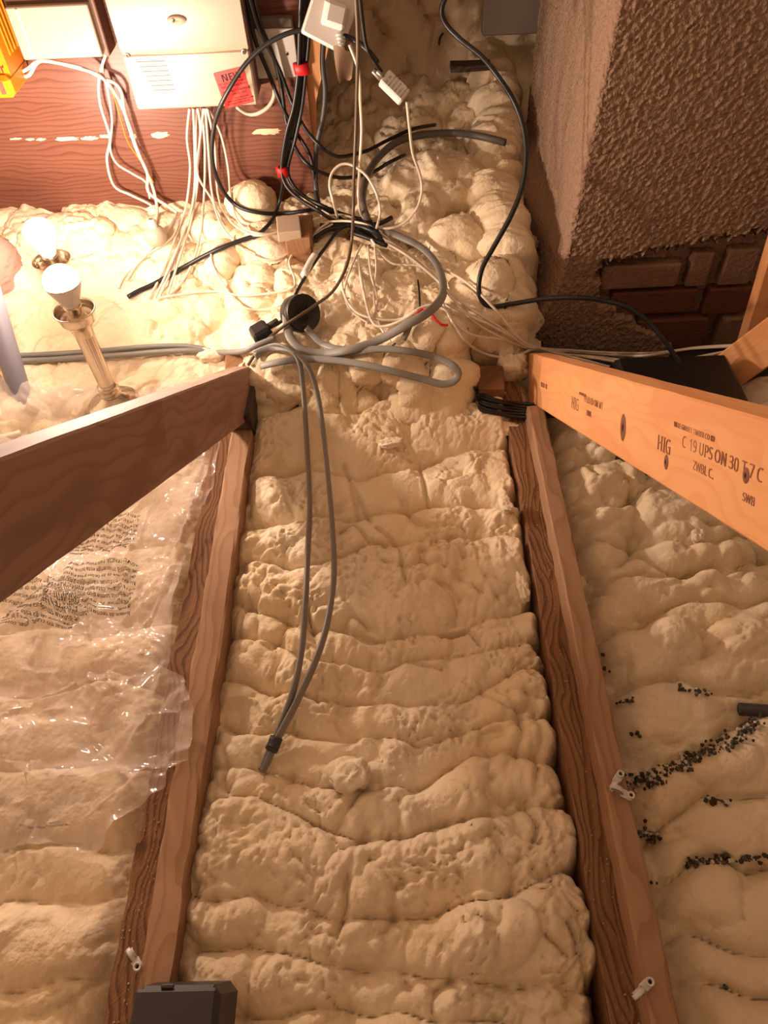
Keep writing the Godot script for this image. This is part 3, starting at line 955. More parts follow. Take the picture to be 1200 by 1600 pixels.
	for s in [["NEW", 0.018, -0.018, 0.0205], ["TO EJECT A MODULE", 0.0058, -0.027, 0.0105], ["PRESS IN AND HERE", 0.0058, -0.025, 0.0045], ["THEN NOT HAMMER", 0.006, -0.026, -0.0045], ["UNTIL HOT", 0.006, -0.008, -0.0105], ["Use a dry cloth", 0.0042, -0.006, -0.018], ["then to let the cover settle", 0.0042, -0.022, -0.0225], ["see notes inside the lid", 0.0042, -0.024, -0.027]]:
		put("lettering", letters(s[0], s[1], 0.0003, sans), M.ink, lab, at(Vector3(s[2] + letters(s[0], s[1], 0.0003, sans).get_aabb().size.x * 0.0, s[3], 0.0007)))
	# cream cover box
	var c0 := oz(38, 94, -1.585)
	var c1 := oz(161, 90, -1.585)
	var ct := oz(8, 12, -1.585)
	var cb := thing("junction_box", "plain cream square cover between the yellow box and the consumer unit", "electrical box", Vector3((c0.x + c1.x) * 0.5, c0.y, zp))
	var cw := c1.x - c0.x
	var ch := ct.y - c0.y
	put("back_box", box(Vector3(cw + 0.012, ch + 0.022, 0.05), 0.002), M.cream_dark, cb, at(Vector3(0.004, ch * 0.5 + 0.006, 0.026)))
	put("lid", box(Vector3(cw, ch, 0.016), 0.002), M.cream, cb, at(Vector3(0, ch * 0.5, 0.058)))
	put("lid_ridge", box(Vector3(0.004, ch - 0.004, 0.004), 0.0015), M.white, cb, at(Vector3(-cw * 0.5 + 0.021, ch * 0.5, 0.067)))
	# yellow unit
	var y0 := oz(12, 156, -1.53)
	var yb := thing("yellow_case", "bright yellow plastic case at the top left corner of the photo", "electrical box", Vector3(y0.x - 0.055, y0.y, zp))
	put("body", taper_box(Vector3(0.14, 0.26, 0.10), 1.0, 0.008), M.yellow, yb, at(Vector3(0, 0.012, 0.055)))
	put("foot", box(Vector3(0.142, 0.04, 0.115), 0.008), M.yellow, yb, at(Vector3(0.0, 0.02, 0.06)))
	for k in 4:
		put("rib", box(Vector3(0.003, 0.19, 0.004), 0.001), M.yellow, yb, at(Vector3(0.071, 0.155, 0.02 + k * 0.016)))
	for k in 2:
		put("slot_window", box(Vector3(0.010, 0.022, 0.002), 0.0005), M.brick, yb, at(Vector3(0.052 - 0.026 * k, 0.02, 0.1175)))
	put("lettering", letters("ster", 0.019, 0.0012, sans), M.red, yb, at(Vector3(0.030, 0.050, 0.1058)))
	# white blank plate on a grey box
	var p0 := oz(402, 122, -1.625)
	var pl := thing("blank_plate", "small white blanking plate with two screws right of the consumer unit", "electrical box", Vector3(p0.x + 0.043, p0.y, zp))
	put("back_box", box(Vector3(0.094, 0.10, 0.022), 0.002), M.board, pl, at(Vector3(-0.006, 0.052, 0.012)))
	put("plate", rounded_plate(0.086, 0.086, 0.007, 0.004), M.white, pl, at(Vector3(0, 0.043, 0.022)))
	for s in [-1, 1]:
		put("screw", lathe([Vector2(0, 0.001), Vector2(0.0032, 0.0008), Vector2(0.0036, 0.0)], 16), M.steel, pl, Transform3D(Basis(Vector3(1, 0, 0), Vector3(0, 0, 1), Vector3(0, -1, 0)), Vector3(0.025 * s, 0.043, 0.029)))
	# trailing socket block, tilted, with a plug in it
	var ss := oz(517, 22, -1.5)
	var tb := thing("socket_block", "white two way trailing socket hanging tilted at the top of the photo", "socket", ss)
	tb.rotation = Vector3(-0.35, 0.2, -0.52)
	put("case", rounded_plate(0.078, 0.15, 0.026, 0.005, 0.003), M.white, tb, at(Vector3(0, 0.028, -0.018)))
	put("switch", box(Vector3(0.016, 0.010, 0.005), 0.001), M.white, tb, at(Vector3(-0.02, 0.045, 0.009)))
	var pg := thing("plug", "white mains plug pushed into the tilted trailing socket", "plug", tb.transform * Vector3(0.006, 0.0, 0.008))
	pg.rotation = tb.rotation + Vector3(0, 0, 0.15)
	put("body", taper_box(Vector3(0.046, 0.022, 0.042), 0.72, 0.004), M.white, pg, at(Vector3(0, 0, 0), Vector3(PI / 2, 0, 0)))
	for k in 6:
		put("cord_grip", lathe([Vector2(0, -0.002), Vector2(0.0065 - k * 0.0004, -0.002), Vector2(0.0065 - k * 0.0004, 0.002), Vector2(0, 0.002)], 14), M.white, pg, at(Vector3(0.014 + k * 0.0025, -0.026 - k * 0.005, 0.008), Vector3(0, 0, 0.45)))
	# little white power supply
	var tp := oz(616, 137, -1.42)
	var tr := thing("power_supply", "small white power supply brick with printed label hanging on a black lead", "adaptor", tp)
	tr.rotation = Vector3(-0.75, 0.35, 0.62)
	tr.scale = Vector3.ONE * 0.82
	put("case", box(Vector3(0.034, 0.062, 0.026), 0.003), M.white, tr)
	var small := SystemFont.new()
	small.font_names = PackedStringArray(["Droid Sans"])
	for k in 6:
		put("lettering", letters(["DC 5V", "INPUT 230V~", "OUTPUT 12V", "50Hz 0.2A", "CLASS 2", "INDOOR USE"][k], 0.0055 if k else 0.008, 0.0002, small), M.ink, tr, Transform3D(Basis(Vector3(0, 0, 1), 0.0), Vector3(-0.0135, 0.019 - k * 0.0085, 0.0131)))
	put("plug_socket", lathe([Vector2(0, 0), Vector2(0.007, 0), Vector2(0.007, 0.024), Vector2(0.005, 0.026), Vector2(0, 0.026)], 16), M.steel, tr, at(Vector3(-0.006, 0.031, 0)))
	put("plug_socket", lathe([Vector2(0, 0), Vector2(0.005, 0), Vector2(0.005, 0.016), Vector2(0, 0.018)], 16), M.steel, tr, at(Vector3(-0.006, 0.031, 0.011)))
	# torn tag
	var tg := oz(541, 100, -1.46)
	var tagm := put("hanging_tag", grid(12, 10, func(u: float, v: float):
		var y := lerpf(0.03, -0.032, u)
		var x := lerpf(-0.021, 0.014, v) + 0.012 * u * u * (0.5 - v)
		return Vector3(x, y * (1.0 - 0.25 * v) + 0.004 * sin(v * 6.0), 0.006 * sin(v * 4.0 + u * 2.0))), M.paper.duplicate(), self, at(tg))
	tagm.material_override.albedo_color = Color(0.50, 0.40, 0.32)
	tag(tagm, "curled brownish torn tag hanging below the white plug", "tag")
	# dark smooth board and ledge in the recess
	var b0 := oz(752, 54, -2.0)
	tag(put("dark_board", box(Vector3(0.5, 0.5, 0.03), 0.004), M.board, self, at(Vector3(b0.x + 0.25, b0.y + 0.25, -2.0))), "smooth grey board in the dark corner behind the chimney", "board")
	var l0 := oz(735, 103, -2.0)
	tag(put("timber_ledge", timber(l0 - Vector3(0.05, 0, 0), l0 + Vector3(0.05, 0, 0), Vector3.UP, 0.04, 0.014, 0.002, 61), M.grey_wood), "short dark ledge of wood stuck in the shaded wall foam", "timber block")

func cables() -> void:
	var P := -1.625
	var G := "white cables fanning down from the consumer unit"
	# fan from under the consumer unit
	for t in [[296, 170, -1.60, 292, 215, P, 297, 262, P, 291, 320, -1.6, 280, 355, 0.0, 256, 420, 0.0, 233, 466, 0.0],
			[302, 170, -1.59, 304, 230, P, 304, 290, P, 296, 335, -1.6, 275, 395, 0.004, 242, 466, 0.0],
			[306, 170, -1.60, 306, 240, P, 309, 280, P, 300, 340, -1.6, 285, 390, 0.0, 262, 460, 0.0],
			[309, 170, -1.58, 313, 210, P, 305, 290, P, 297, 340, -1.59, 285, 370, 0.002, 268, 420, 0.0, 247, 470, 0.0],
			[315, 170, -1.60, 320, 230, P, 319, 300, P, 315, 350, -1.58, 305, 400, 0.0, 285, 440, 0.0, 262, 463, 0.0],
			[318, 170, -1.59, 312, 220, P, 308, 270, P, 330, 310, P, 344, 338, -1.6, 352, 352, 0.004]]:
		cable("white_cable", "one of the thin white cables fanning from under the consumer unit onto the foam", t, 0.0026, M.white_cable, G)
	for t in [[321, 170, -1.59, 326, 240, P, 331, 300, -1.6, 345, 350, 0.01, 375, 385, 0.004, 410, 405, 0.004, 440, 402, 0.004, 480, 375, 0.01, 510, 350, 0.02, 545, 342, 0.02],
			[324, 170, -1.58, 335, 225, P, 340, 300, P, 352, 335, -1.57, 375, 358, 0.012, 405, 368, 0.012, 450, 358, 0.02, 500, 340, 0.03, 545, 338, 0.03, 590, 372, 0.006],
			[327, 172, -1.59, 345, 210, P, 356, 260, P, 361, 310, -1.6, 372, 345, 0.012, 400, 364, 0.012, 460, 362, 0.02, 520, 346, 0.025, 575, 352, 0.02, 620, 385, 0.004]]:
		cable("white_cable", {321: "white cable from the consumer unit sagging lowest over the foam before the tangle", 324: "white cable from the consumer unit passing in the middle of three into the tangle", 327: "white cable from the consumer unit's cable fan, nearest the black loop, into the tangle"}[t[0]], t, 0.0026, M.white_cable, "white cables running into the tangle")
	# left bundle
	for t in [[26, 104, P, 36, 118, -1.61, 46, 117, -1.61, 58, 98, -1.61, 75, 95, -1.61, 110, 103, -1.61, 150, 115, -1.61, 168, 130, P, 185, 155, P, 200, 190, P, 215, 235, P, 238, 290, P, 246, 330, -1.61, 242, 350, 0.0],
			[27, 108, P, 33, 112, -1.61, 45, 106, -1.61, 60, 95, -1.61, 90, 98, -1.61, 130, 107, -1.61, 160, 122, P, 180, 130, P, 190, 145, P, 195, 175, P, 212, 230, P, 230, 270, P, 232, 300, P, 262, 322, -1.61, 276, 332, 0.0]]:
		cable("white_cable", "thick white cable from the yellow case ending " + ("just above the frosted globe" if t[1] == 104 else "at the foam right of the frosted globe"), t, 0.0035, M.white_cable, "white cables from the yellow case")
	cable("white_cable", "white cable hanging nearest the cream cover's right corner, bowed left down the panel", [165, 86, -1.6, 155, 120, P, 156, 160, P, 168, 200, P, 172, 220, P, 167, 250, P, 178, 290, P, 205, 305, P, 235, 320, P, 246, 335, -1.61, 240, 352, 0.0], 0.0028, M.white_cable)
	cable("white_cable", "white cable hooked over the cream cover's corner and ending in a frayed tail", [164, 86, -1.6, 160, 110, P, 168, 140, P, 175, 190, P, 172, 230, P, 182, 255, P, 208, 272, P, 228, 285, P, 234, 310, P], 0.0024, M.white_cable)
	cable("yellow_wire", "very thin yellow wire hanging down the panel between the white cables", [168, 130, P, 178, 150, P, 188, 185, P, 200, 222, P, 222, 255, P, 240, 285, P], 0.0014, M.yellow)
	cable("white_cable", "short thick white cable bowed between the consumer unit and the blank plate", [371, 168, -1.6, 385, 177, -1.62, 400, 178, -1.62, 418, 168, -1.62, 428, 150, -1.62, 428, 120, -1.62], 0.004, M.white_cable)
	# black loops and bundles in front of the panel
	cable("black_cable", "thick black cable making a big loop in front of the consumer unit's right side", [590, 98, -1.44, 572, 76, -1.46, 548, 60, -1.48, 515, 49, -1.5, 480, 46, -1.5, 445, 54, -1.5, 410, 74, -1.5, 380, 105, -1.5, 352, 150, -1.5, 336, 190, -1.52, 331, 235, -1.53, 336, 270, -1.54, 352, 303, -1.55, 375, 324, -1.56, 410, 333, -1.57, 450, 333, -1.6, 492, 327, P], 0.0046, M.black_cable)
	for t in [[474, -10, -1.56, 473, 50, -1.57, 471, 110, -1.58, 464, 165, -1.58, 452, 210, -1.58, 444, 262, -1.58, 440, 300, -1.58, 430, 335, -1.58, 415, 356, 0.004, 395, 372, 0.0],
			[478, -10, -1.57, 478, 50, -1.58, 475, 110, -1.59, 469, 165, -1.59, 458, 210, -1.59, 448, 262, -1.59, 452, 285, -1.58, 470, 303, -1.56, 500, 322, -1.52, 530, 340, 0.012, 560, 362, 0.006, 600, 380, 0.0],
			[470, -10, -1.55, 468, 50, -1.56, 466, 110, -1.57, 459, 165, -1.57, 447, 210, -1.57, 440, 262, -1.57, 446, 288, -1.56, 464, 308, -1.54, 495, 328, -1.5, 525, 346, 0.012, 555, 352, 0.008, 590, 376, 0.0],
			[482, -10, -1.57, 483, 50, -1.58, 478, 110, -1.58, 472, 165, -1.58, 462, 215, -1.58, 450, 262, -1.58, 456, 286, -1.57, 474, 306, -1.55, 505, 322, -1.51, 540, 336, 0.014, 580, 346, 0.008]]:
		cable("black_cable", "one of four black cables bundled with red tape right of the blank plate", t, 0.0042, M.black_cable, "black cables bundled with red tape")
	for s in [[471, 107, -1.575, 0.0155, "band of red tape round the black bundle, beside the blank plate"], [441, 268, -1.575, 0.0125, "lower band of red tape where the black bundle splits"]]:
		var q := oz(s[0], s[1], s[2])
		tag(put("red_tape", lathe([Vector2(0.5, -0.010), Vector2(1.0, -0.0095), Vector2(1.02, 0.0), Vector2(1.0, 0.0095), Vector2(0.5, 0.010)], 20), M.red_tape, self, Transform3D(Basis(Vector3(s[3], 0, 0), Vector3(-0.1, 1, 0), Vector3(0, 0, 0.011)), q)), s[4], "tape")
	cable("black_cable", "black cable slanting behind the blank plate and out across the dark recess, upper of two", [388, -10, -1.56, 402, 40, -1.58, 420, 75, -1.59, 438, 112, -1.6, 455, 158, -1.6, 476, 200, -1.58, 500, 228, -1.55, 516, 240, -1.58, 534, 245, -1.62, 572, 236, -1.68, 604, 220, -1.75, 644, 202, -1.8, 680, 195, 0.0], 0.0042, M.black_cable)
	cable("black_cable", "black cable slanting behind the blank plate and out across the dark recess, lower of two", [396, -10, -1.57, 408, 40, -1.59, 428, 90, -1.6, 440, 140, -1.6, 447, 188, -1.6, 462, 232, -1.58, 482, 258, -1.55, 508, 272, -1.58, 540, 278, -1.62, 580, 270, -1.68, 606, 255, -1.72, 632, 242, 0.0], 0.0042, M.black_cable)
	cable("black_cable", "black cable beside the consumer unit's right edge running down behind the red tape", [384, -10, -1.58, 398, 60, -1.6, 418, 110, -1.61, 440, 165, -1.6, 462, 205, -1.6, 485, 245, -1.58, 492, 290, -1.55, 496, 320, -1.52], 0.0042, M.black_cable)
	cable("grey_cable", "dark grey cable hanging down the upright stud beside the recess", [506, 55, -1.6, 504, 100, -1.6, 508, 140, -1.6, 505, 180, -1.6, 495, 225, -1.6, 493, 260, -1.58, 494, 300, -1.54, 500, 325, 0.01], 0.0055, M.grey_cable.duplicate()).material_override.albedo_color = Color(0.22, 0.21, 0.2)
	cable("black_cable", "thin black lead dropping from the top of the photo into the power supply", [562, -10, -1.4, 566, 30, -1.42, 572, 70, -1.43, 582, 92, -1.43, 596, 112, -1.43], 0.0034, M.black_cable)
	cable("brown_cable", "thin brown cable hanging straight from the top, over the round black socket to the web", [556, -10, -1.38, 559, 60, -1.4, 558, 130, -1.42, 556, 200, -1.44, 553, 280, -1.42, 552, 330, -1.38, 549, 380, 0.06, 540, 420, 0.05, 520, 455, 0.045, 495, 475, 0.045, 465, 495, 0.05, 440, 512, 0.03, 418, 530, 0.015, 402, 548, 0.006, 388, 570, 0.0], 0.0033, M.brown_cable)
	cable("white_cable", "white lead hanging from the plug straight down into the tangle", [546, 70, -1.46, 560, 110, -1.46, 563, 160, -1.5, 565, 205, -1.5, 562, 260, -1.48, 560, 310, -1.44, 568, 340, 0.02, 600, 362, 0.008], 0.003, M.white_cable)
	cable("white_cable", "white lead from the power supply curving down beside the recess to the tangle", [636, 160, -1.41, 640, 200, -1.43, 645, 240, -1.45, 656, 272, -1.45, 659, 300, -1.44, 650, 328, -1.42, 628, 350, 0.02, 600, 357, 0.02, 565, 348, 0.02, 545, 352, 0.012], 0.003, M.white_cable)
	cable("white_cable", "white cable standing up in a tall loop above the tangle", [528, 342, 0.02, 520, 312, -1.42, 515, 290, -1.44, 519, 270, -1.46, 533, 257, -1.47, 550, 258, -1.47, 572, 274, -1.46, 588, 302, -1.44, 594, 330, -1.4, 588, 358, 0.02], 0.0028, M.white_cable)
	cable("grey_cable", "thick grey cable arching out of the tangle across the recess towards the chimney", [575, 345, 0.012, 566, 315, -1.5, 572, 280, -1.6, 588, 250, -1.68, 620, 222, -1.75, 660, 211, -1.8, 710, 208, -1.84, 750, 213, -1.86, 790, 223, -1.88], 0.0085, M.grey_cable.duplicate()).material_override.albedo_color = Color(0.36, 0.33, 0.31)
	# the tangle
	for t in [[545, 350, 0.02, 570, 356, 0.024, 590, 366, 0.02, 600, 380, 0.008], [500, 352, 0.008, 530, 352, 0.012, 560, 350, 0.026, 590, 350, 0.012, 612, 340, 0.0], [545, 362, 0.02, 575, 372, 0.024, 605, 384, 0.012], [530, 358, 0.012, 548, 346, 0.02, 580, 352, 0.022, 592, 368, 0.012]]:
		cable("black_cable", "one of the short black cables knotted together in the middle of the tangle", t, 0.005, M.black_cable, "black cables in the knot")
	cable("black_cable", "black lead with a white sleeve running from the tangle to the round black socket", [545, 350, 0.025, 528, 360, 0.025, 512, 382, 0.02, 495, 405, 0.015, 480, 428, 0.012, 466, 452, 0.012, 458, 470, 0.012], 0.0036, M.black_cable)
	cable("white_sleeve", "white paper sleeve wrapped on the black lead above the round socket", [493, 398, 0.018, 484, 412, 0.017, 475, 430, 0.015], 0.008, M.white)
	cable("black_cable", "short black cable end lying on the foam left of the tangle", [492, 372, 0.004, 510, 360, 0.01, 530, 356, 0.012, 548, 350, 0.02], 0.005, M.black_cable)
	cable("black_cable", "long dark cable lying diagonally on the pale foam below the wall panel", [200, 464, 0.0, 218, 454, 0.0, 240, 444, 0.0, 290, 416, 0.0, 340, 390, 0.0, 385, 373, 0.0, 410, 366, 0.0], 0.0052, M.black_cable)
	# white cables right of the tangle
	for t in [[590, 368, 0.02, 620, 385, 0.012, 660, 412, 0.01, 690, 445, 0.012, 735, 482, 0.012, 780, 510, 0.012, 830, 543, 0.03, 900, 550, -1.27, 1000, 556, -1.24, 1080, 545, -1.2, 1155, 541, -1.16],
			[580, 374, 0.02, 610, 410, 0.008, 650, 415, 0.01, 700, 425, 0.012, 740, 450, 0.012, 780, 490, 0.014, 825, 538, 0.03, 900, 548, -1.27, 1010, 552, -1.24, 1090, 543, -1.2, 1155, 539, -1.16],
			[560, 400, 0.01, 565, 440, 0.004, 580, 500, 0.004, 600, 510, 0.006, 640, 495, 0.012, 675, 474, 0.016, 710, 482, 0.012, 760, 505, 0.014, 830, 540, 0.03, 910, 562, -1.25, 990, 578, -1.22, 1080, 560, -1.2, 1155, 546, -1.16],
			[540, 410, 0.006, 535, 450, 0.004, 560, 490, 0.004, 620, 500, 0.008, 660, 480, 0.014, 690, 480, 0.014, 730, 520, 0.012, 790, 532, 0.014, 840, 548, 0.03, 920, 558, -1.26, 1020, 572, -1.23, 1100, 556, -1.2, 1155, 545, -1.16],
			[600, 378, 0.012, 640, 402, 0.01, 685, 440, 0.012, 710, 470, 0.012, 745, 505, 0.012, 790, 530, 0.012, 850, 550, -1.22, 950, 560, -1.24, 1060, 580, -1.2]]:
		cable("white_cable", "one of the white cables sweeping from the tangle past the chimney foot to the right", t, 0.0028, M.white_cable, "white cables sweeping right past the chimney")
	cable("white_cable", "lowest white cable sagging over the front of the foam heap below the chimney", [690, 470, 0.012, 708, 505, 0.01, 730, 535, 0.01, 755, 552, 0.012, 785, 558, 0.014, 812, 554, 0.02, 835, 546, 0.03, 880, 552, -1.24], 0.0028, M.white_cable)
	for t in [[585, 380, 0.012, 588, 420, 0.008, 584, 460, 0.006, 592, 505, 0.004, 600, 520, 0.0], [575, 385, 0.012, 580, 430, 0.006, 590, 470, 0.004, 582, 500, 0.0], [565, 382, 0.012, 548, 420, 0.006, 538, 455, 0.006, 548, 485, 0.004, 575, 505, 0.0]]:
		cable("white_cable", "one of three thin white cables dropping straight down from the tangle onto the foam", t, 0.0022, M.white_cable, "white cables dropping from the tangle")
	cable("white_cable", "white cable wandering over the foam and passing left of the round black socket", [520, 350, 0.02, 495, 365, 0.012, 468, 385, 0.01, 452, 408, 0.004, 460, 435, 0.004, 458, 450, 0.004, 430, 457, 0.0, 380, 462, 0.0, 330, 455, 0.0, 250, 465, 0.0], 0.0024, M.white_cable)
	cable("white_cable", "white cable looped on the foam left of the round black socket", [352, 378, 0.004, 334, 388, 0.0, 330, 405, 0.0, 340, 430, 0.0, 360, 460, 0.0, 380, 480, 0.0, 410, 484, 0.0, 440, 476, 0.004, 458, 462, 0.004], 0.0024, M.white_cable)
	for t in [[276, 335, 0.0, 262, 360, 0.002, 240, 385, 0.0, 222, 405, 0.0, 195, 430, 0.0, 185, 450, 0.0], [280, 345, 0.0, 268, 372, 0.002, 235, 395, 0.0, 215, 412, 0.0, 198, 438, 0.0]]:
		cable("white_cable", "one of two white cables curving over the pale foam beside the frosted globe", t, 0.0026, M.white_cable, "white cables by the frosted globe")
	# grey flat cables
	cable("grey_cable", "upper of two grey cables running along the foam behind the brass lamps", [-20, 556, 0.002, 40, 555, 0.002, 100, 552, 0.002, 160, 548, 0.002, 230, 542, 0.002, 290, 541, 0.002, 330, 548, 0.002, 350, 553, 0.0], 0.0055, M.grey_cable, "", 1.0)
	cable("grey_cable", "lower of two grey cables running along the foam behind the brass lamps", [-20, 566, 0.002, 60, 563, 0.002, 120, 559, 0.002, 180, 556, 0.002, 250, 550, 0.002, 300, 548, 0.002, 340, 551, 0.002, 380, 549, 0.004, 400, 540, 0.006, 430, 528, 0.004], 0.006, M.grey_cable, "", 1.0)
	cable("grey_cable", "grey flat cable hanging into the middle bay, left of the pair", [398, 552, 0.006, 425, 543, 0.012, 455, 548, 0.016, 468, 566, 0.02, 473, 600, 0.02, 477, 650, 0.03, 481, 720, 0.03, 484, 790, 0.03, 481, 860, 0.03, 478, 930, 0.025, 472, 1010, 0.02, 458, 1080, 0.02, 436, 1140, 0.01, 418, 1180, 0.004, 408, 1204, 0.0], 0.0036, M.grey_cable, "", 2.0, Vector3(1, 0.4, 0.2))
	cable("grey_cable", "grey flat cable hanging into the middle bay, right of the pair", [400, 558, 0.006, 412, 546, 0.01, 438, 540, 0.014, 462, 552, 0.018, 485, 580, 0.02, 498, 625, 0.02, 507, 690, 0.035, 515, 770, 0.035, 521, 850, 0.035, 521, 910, 0.03, 510, 980, 0.03, 490, 1040, 0.025, 462, 1100, 0.02, 436, 1150, 0.012, 420, 1185, 0.006, 410, 1206, 0.0], 0.0036, M.grey_cable, "", 2.0, Vector3(1, 0.4, 0.2))
	cable("black_tape", "band of black tape joining the ends of the two hanging grey cables", [432, 1152, 0.014, 428, 1163, 0.012, 424, 1172, 0.01], 0.0095, M.black)
	cable("grey_cable", "thick grey flat cable curving up from under the round black socket to the tangle", [448, 490, 0.03, 449, 512, 0.012, 456, 532, 0.01, 475, 547, 0.012, 505, 552, 0.014, 545, 547, 0.016, 590, 532, 0.02, 635, 508, 0.022, 670, 487, 0.024, 690, 465, 0.024, 692, 440, 0.02, 682, 412, 0.016, 660, 388, 0.012, 630, 372, 0.01, 600, 360, 0.008], 0.0046, M.grey_cable, "", 1.9, Vector3(0.3, 1, 0.6))
	cable("grey_cable", "dusty grey flat cable doubled back in a long loop on the foam front", [408, 572, 0.01, 440, 565, 0.012, 480, 561, 0.016, 530, 564, 0.016, 575, 571, 0.016, 620, 582, 0.02, 660, 592, 0.022, 690, 600, 0.022, 709, 596, 0.022, 716, 584, 0.02, 706, 570, 0.018, 680, 558, 0.016, 640, 549, 0.014, 595, 545, 0.012, 555, 550, 0.01, 520, 556, 0.006], 0.0034, M.grey_cable, "", 2.2, Vector3(0.1, 1, 0.5))
	cable("grey_cable", "short pale grey flat cable coming out below the round black socket", [478, 512, 0.02, 490, 525, 0.01, 505, 538, 0.006, 530, 545, 0.004, 560, 548, 0.002], 0.0036, M.grey_cable, "", 2.0, Vector3(0.3, 1, 0.6))
	# long black cable on the right
	cable("black_cable", "long black cable falling in front of the chimney and bending sharply right", [699, -10, -1.5, 690, 15, -1.5, 697, 38, -1.5, 720, 62, -1.48, 752, 88, -1.45, 780, 122, -1.42, 803, 158, -1.4, 818, 200, -1.37, 822, 245, -1.34, 815, 295, -1.31, 797, 340, -1.28, 772, 385, -1.26, 754, 418, -1.24, 748, 448, -1.22, 753, 470, -1.21, 768, 479, -1.21, 800, 475, -1.21, 850, 467, -1.2, 900, 465, -1.18, 945, 470, -1.17, 985, 482, -1.15, 1015, 505, -1.13, 1040, 535, -1.1, 1060, 565, -1.08, 1074, 590, -1.05], 0.0048, M.black_cable)
	for k in 6:
		cable("black_cable", "one turn of the black cable coil on the right joist below the chimney foot", [742 + k % 3 * 3, 606 + k * 5, 0.006, 752, 616 + k * 5, -1.09 + k * 0.007, 775, 625 + k * 4.6 - k % 2 * 2, -1.08 + k * 0.008, 805, 630 + k * 4.2, -1.07 + k * 0.008, 835, 632 + k * 3.6 + k % 3, -1.06 + k * 0.008, 880, 634 + k * 3, -1.05 + k * 0.008], 0.0036, M.black_cable, "black cable coil on the right joist")
	cable("red_wire", "short bare ended red wire curled on the foam below the tangle", [642, 502, 0.006, 652, 490, 0.012, 662, 483, 0.016, 670, 485, 0.016, 680, 498, 0.012, 690, 507, 0.008, 700, 508, 0.004], 0.0022, M.red)
	cable("grey_cable", "stub of grey cable the red wire comes out of", [630, 531, 0.002, 636, 519, 0.006, 644, 500, 0.008], 0.006, M.grey_cable)
	cable("black_wire", "short black wire standing out of the foam below the tangle", [653, 438, 0.0, 655, 455, 0.01, 656, 475, 0.008, 657, 492, 0.0], 0.002, M.black_cable)
	cable("white_cable", "pair of white cables at the left edge beside the plastic bag", [-20, 686, 0.004, 10, 682, 0.006, 32, 676, 0.006], 0.006, M.white_cable)
	# free bits in the dark recess
	cable("black_wire", "tiny black wire end sticking out of the shaded wall foam", [692, 52, 0.0, 687, 60, 0.006, 686, 70, 0.0], 0.0025, M.black_cable)

func film_edge(z: float) -> float:
	var pts := [[345, 690], [332, 760], [302, 830], [282, 905], [262, 1048], [286, 1056], [312, 1122], [306, 1205], [205, 1268], [135, 1322]]
	var prev := oy(pts[0][0], pts[0][1], 0.02)
	if z <= prev.z: return prev.x
	for p in pts.slice(1):
		var q := oy(p[0], p[1], 0.02)
		if z <= q.z:
			return lerpf(prev.x, q.x, (z - prev.z) / maxf(q.z - prev.z, 1e-4))
		prev = q
	return prev.x
var folds := []
func film_point(x: float, z: float) -> Vector3:
	var under := maxf(h_left(x, z) + 0.002, -0.016 + soft.get_noise_2d(x * 4.0 + 300, z * 4.0) * 0.01)
	if z < -0.98:
		under = maxf(under, h_back(x, z) + 0.012)
	under = lerpf(under, 0.006, smoothstep(-0.42, -0.36, x))
	if x > -0.325:
		under = lerpf(0.006, 0.04, smoothstep(-0.325, -0.31, x))
	var w := Vector2(x + soft.get_noise_2d(x * 4, z * 4) * 0.09, z + soft.get_noise_2d(x * 4 + 50, z * 4) * 0.09)
	var h := 0.0
	for f in [[0.9, 6.0, 0.022, 0.0], [-0.5, 10.0, 0.014, 3.0], [1.35, 17.0, 0.009, 7.0], [0.2, 26.0, 0.007, 1.3], [-1.1, 41.0, 0.0035, 4.0]]:
		var amp := clampf(0.55 + soft.get_noise_2d(x * 5 + f[3] * 9, z * 5) * 1.5, 0.08, 1.4)
		h += f[2] * amp * absf(fposmod((w.x * cos(f[0]) + w.y * sin(f[0])) * f[1] + f[3], 1.0) - 0.5) * 2.0
	var fold := exp(-pow((x + 0.56 + (z + 0.6) * 0.12) / 0.012, 2)) * smoothstep(-0.75, -0.65, z) * smoothstep(-0.4, -0.48, z) * 0.016
	for g in folds:
		if x > g[2] and x < g[3] and z > g[4] and z < g[5]:
			var p := Vector2(x, z)
			var d: float = p.distance_to(Geometry2D.get_closest_point_to_segment(p, g[0], g[1]))
			fold += g[6] * exp(-d * d / 0.00003)
	return Vector3(x, under + 0.004 + h + fold, z)
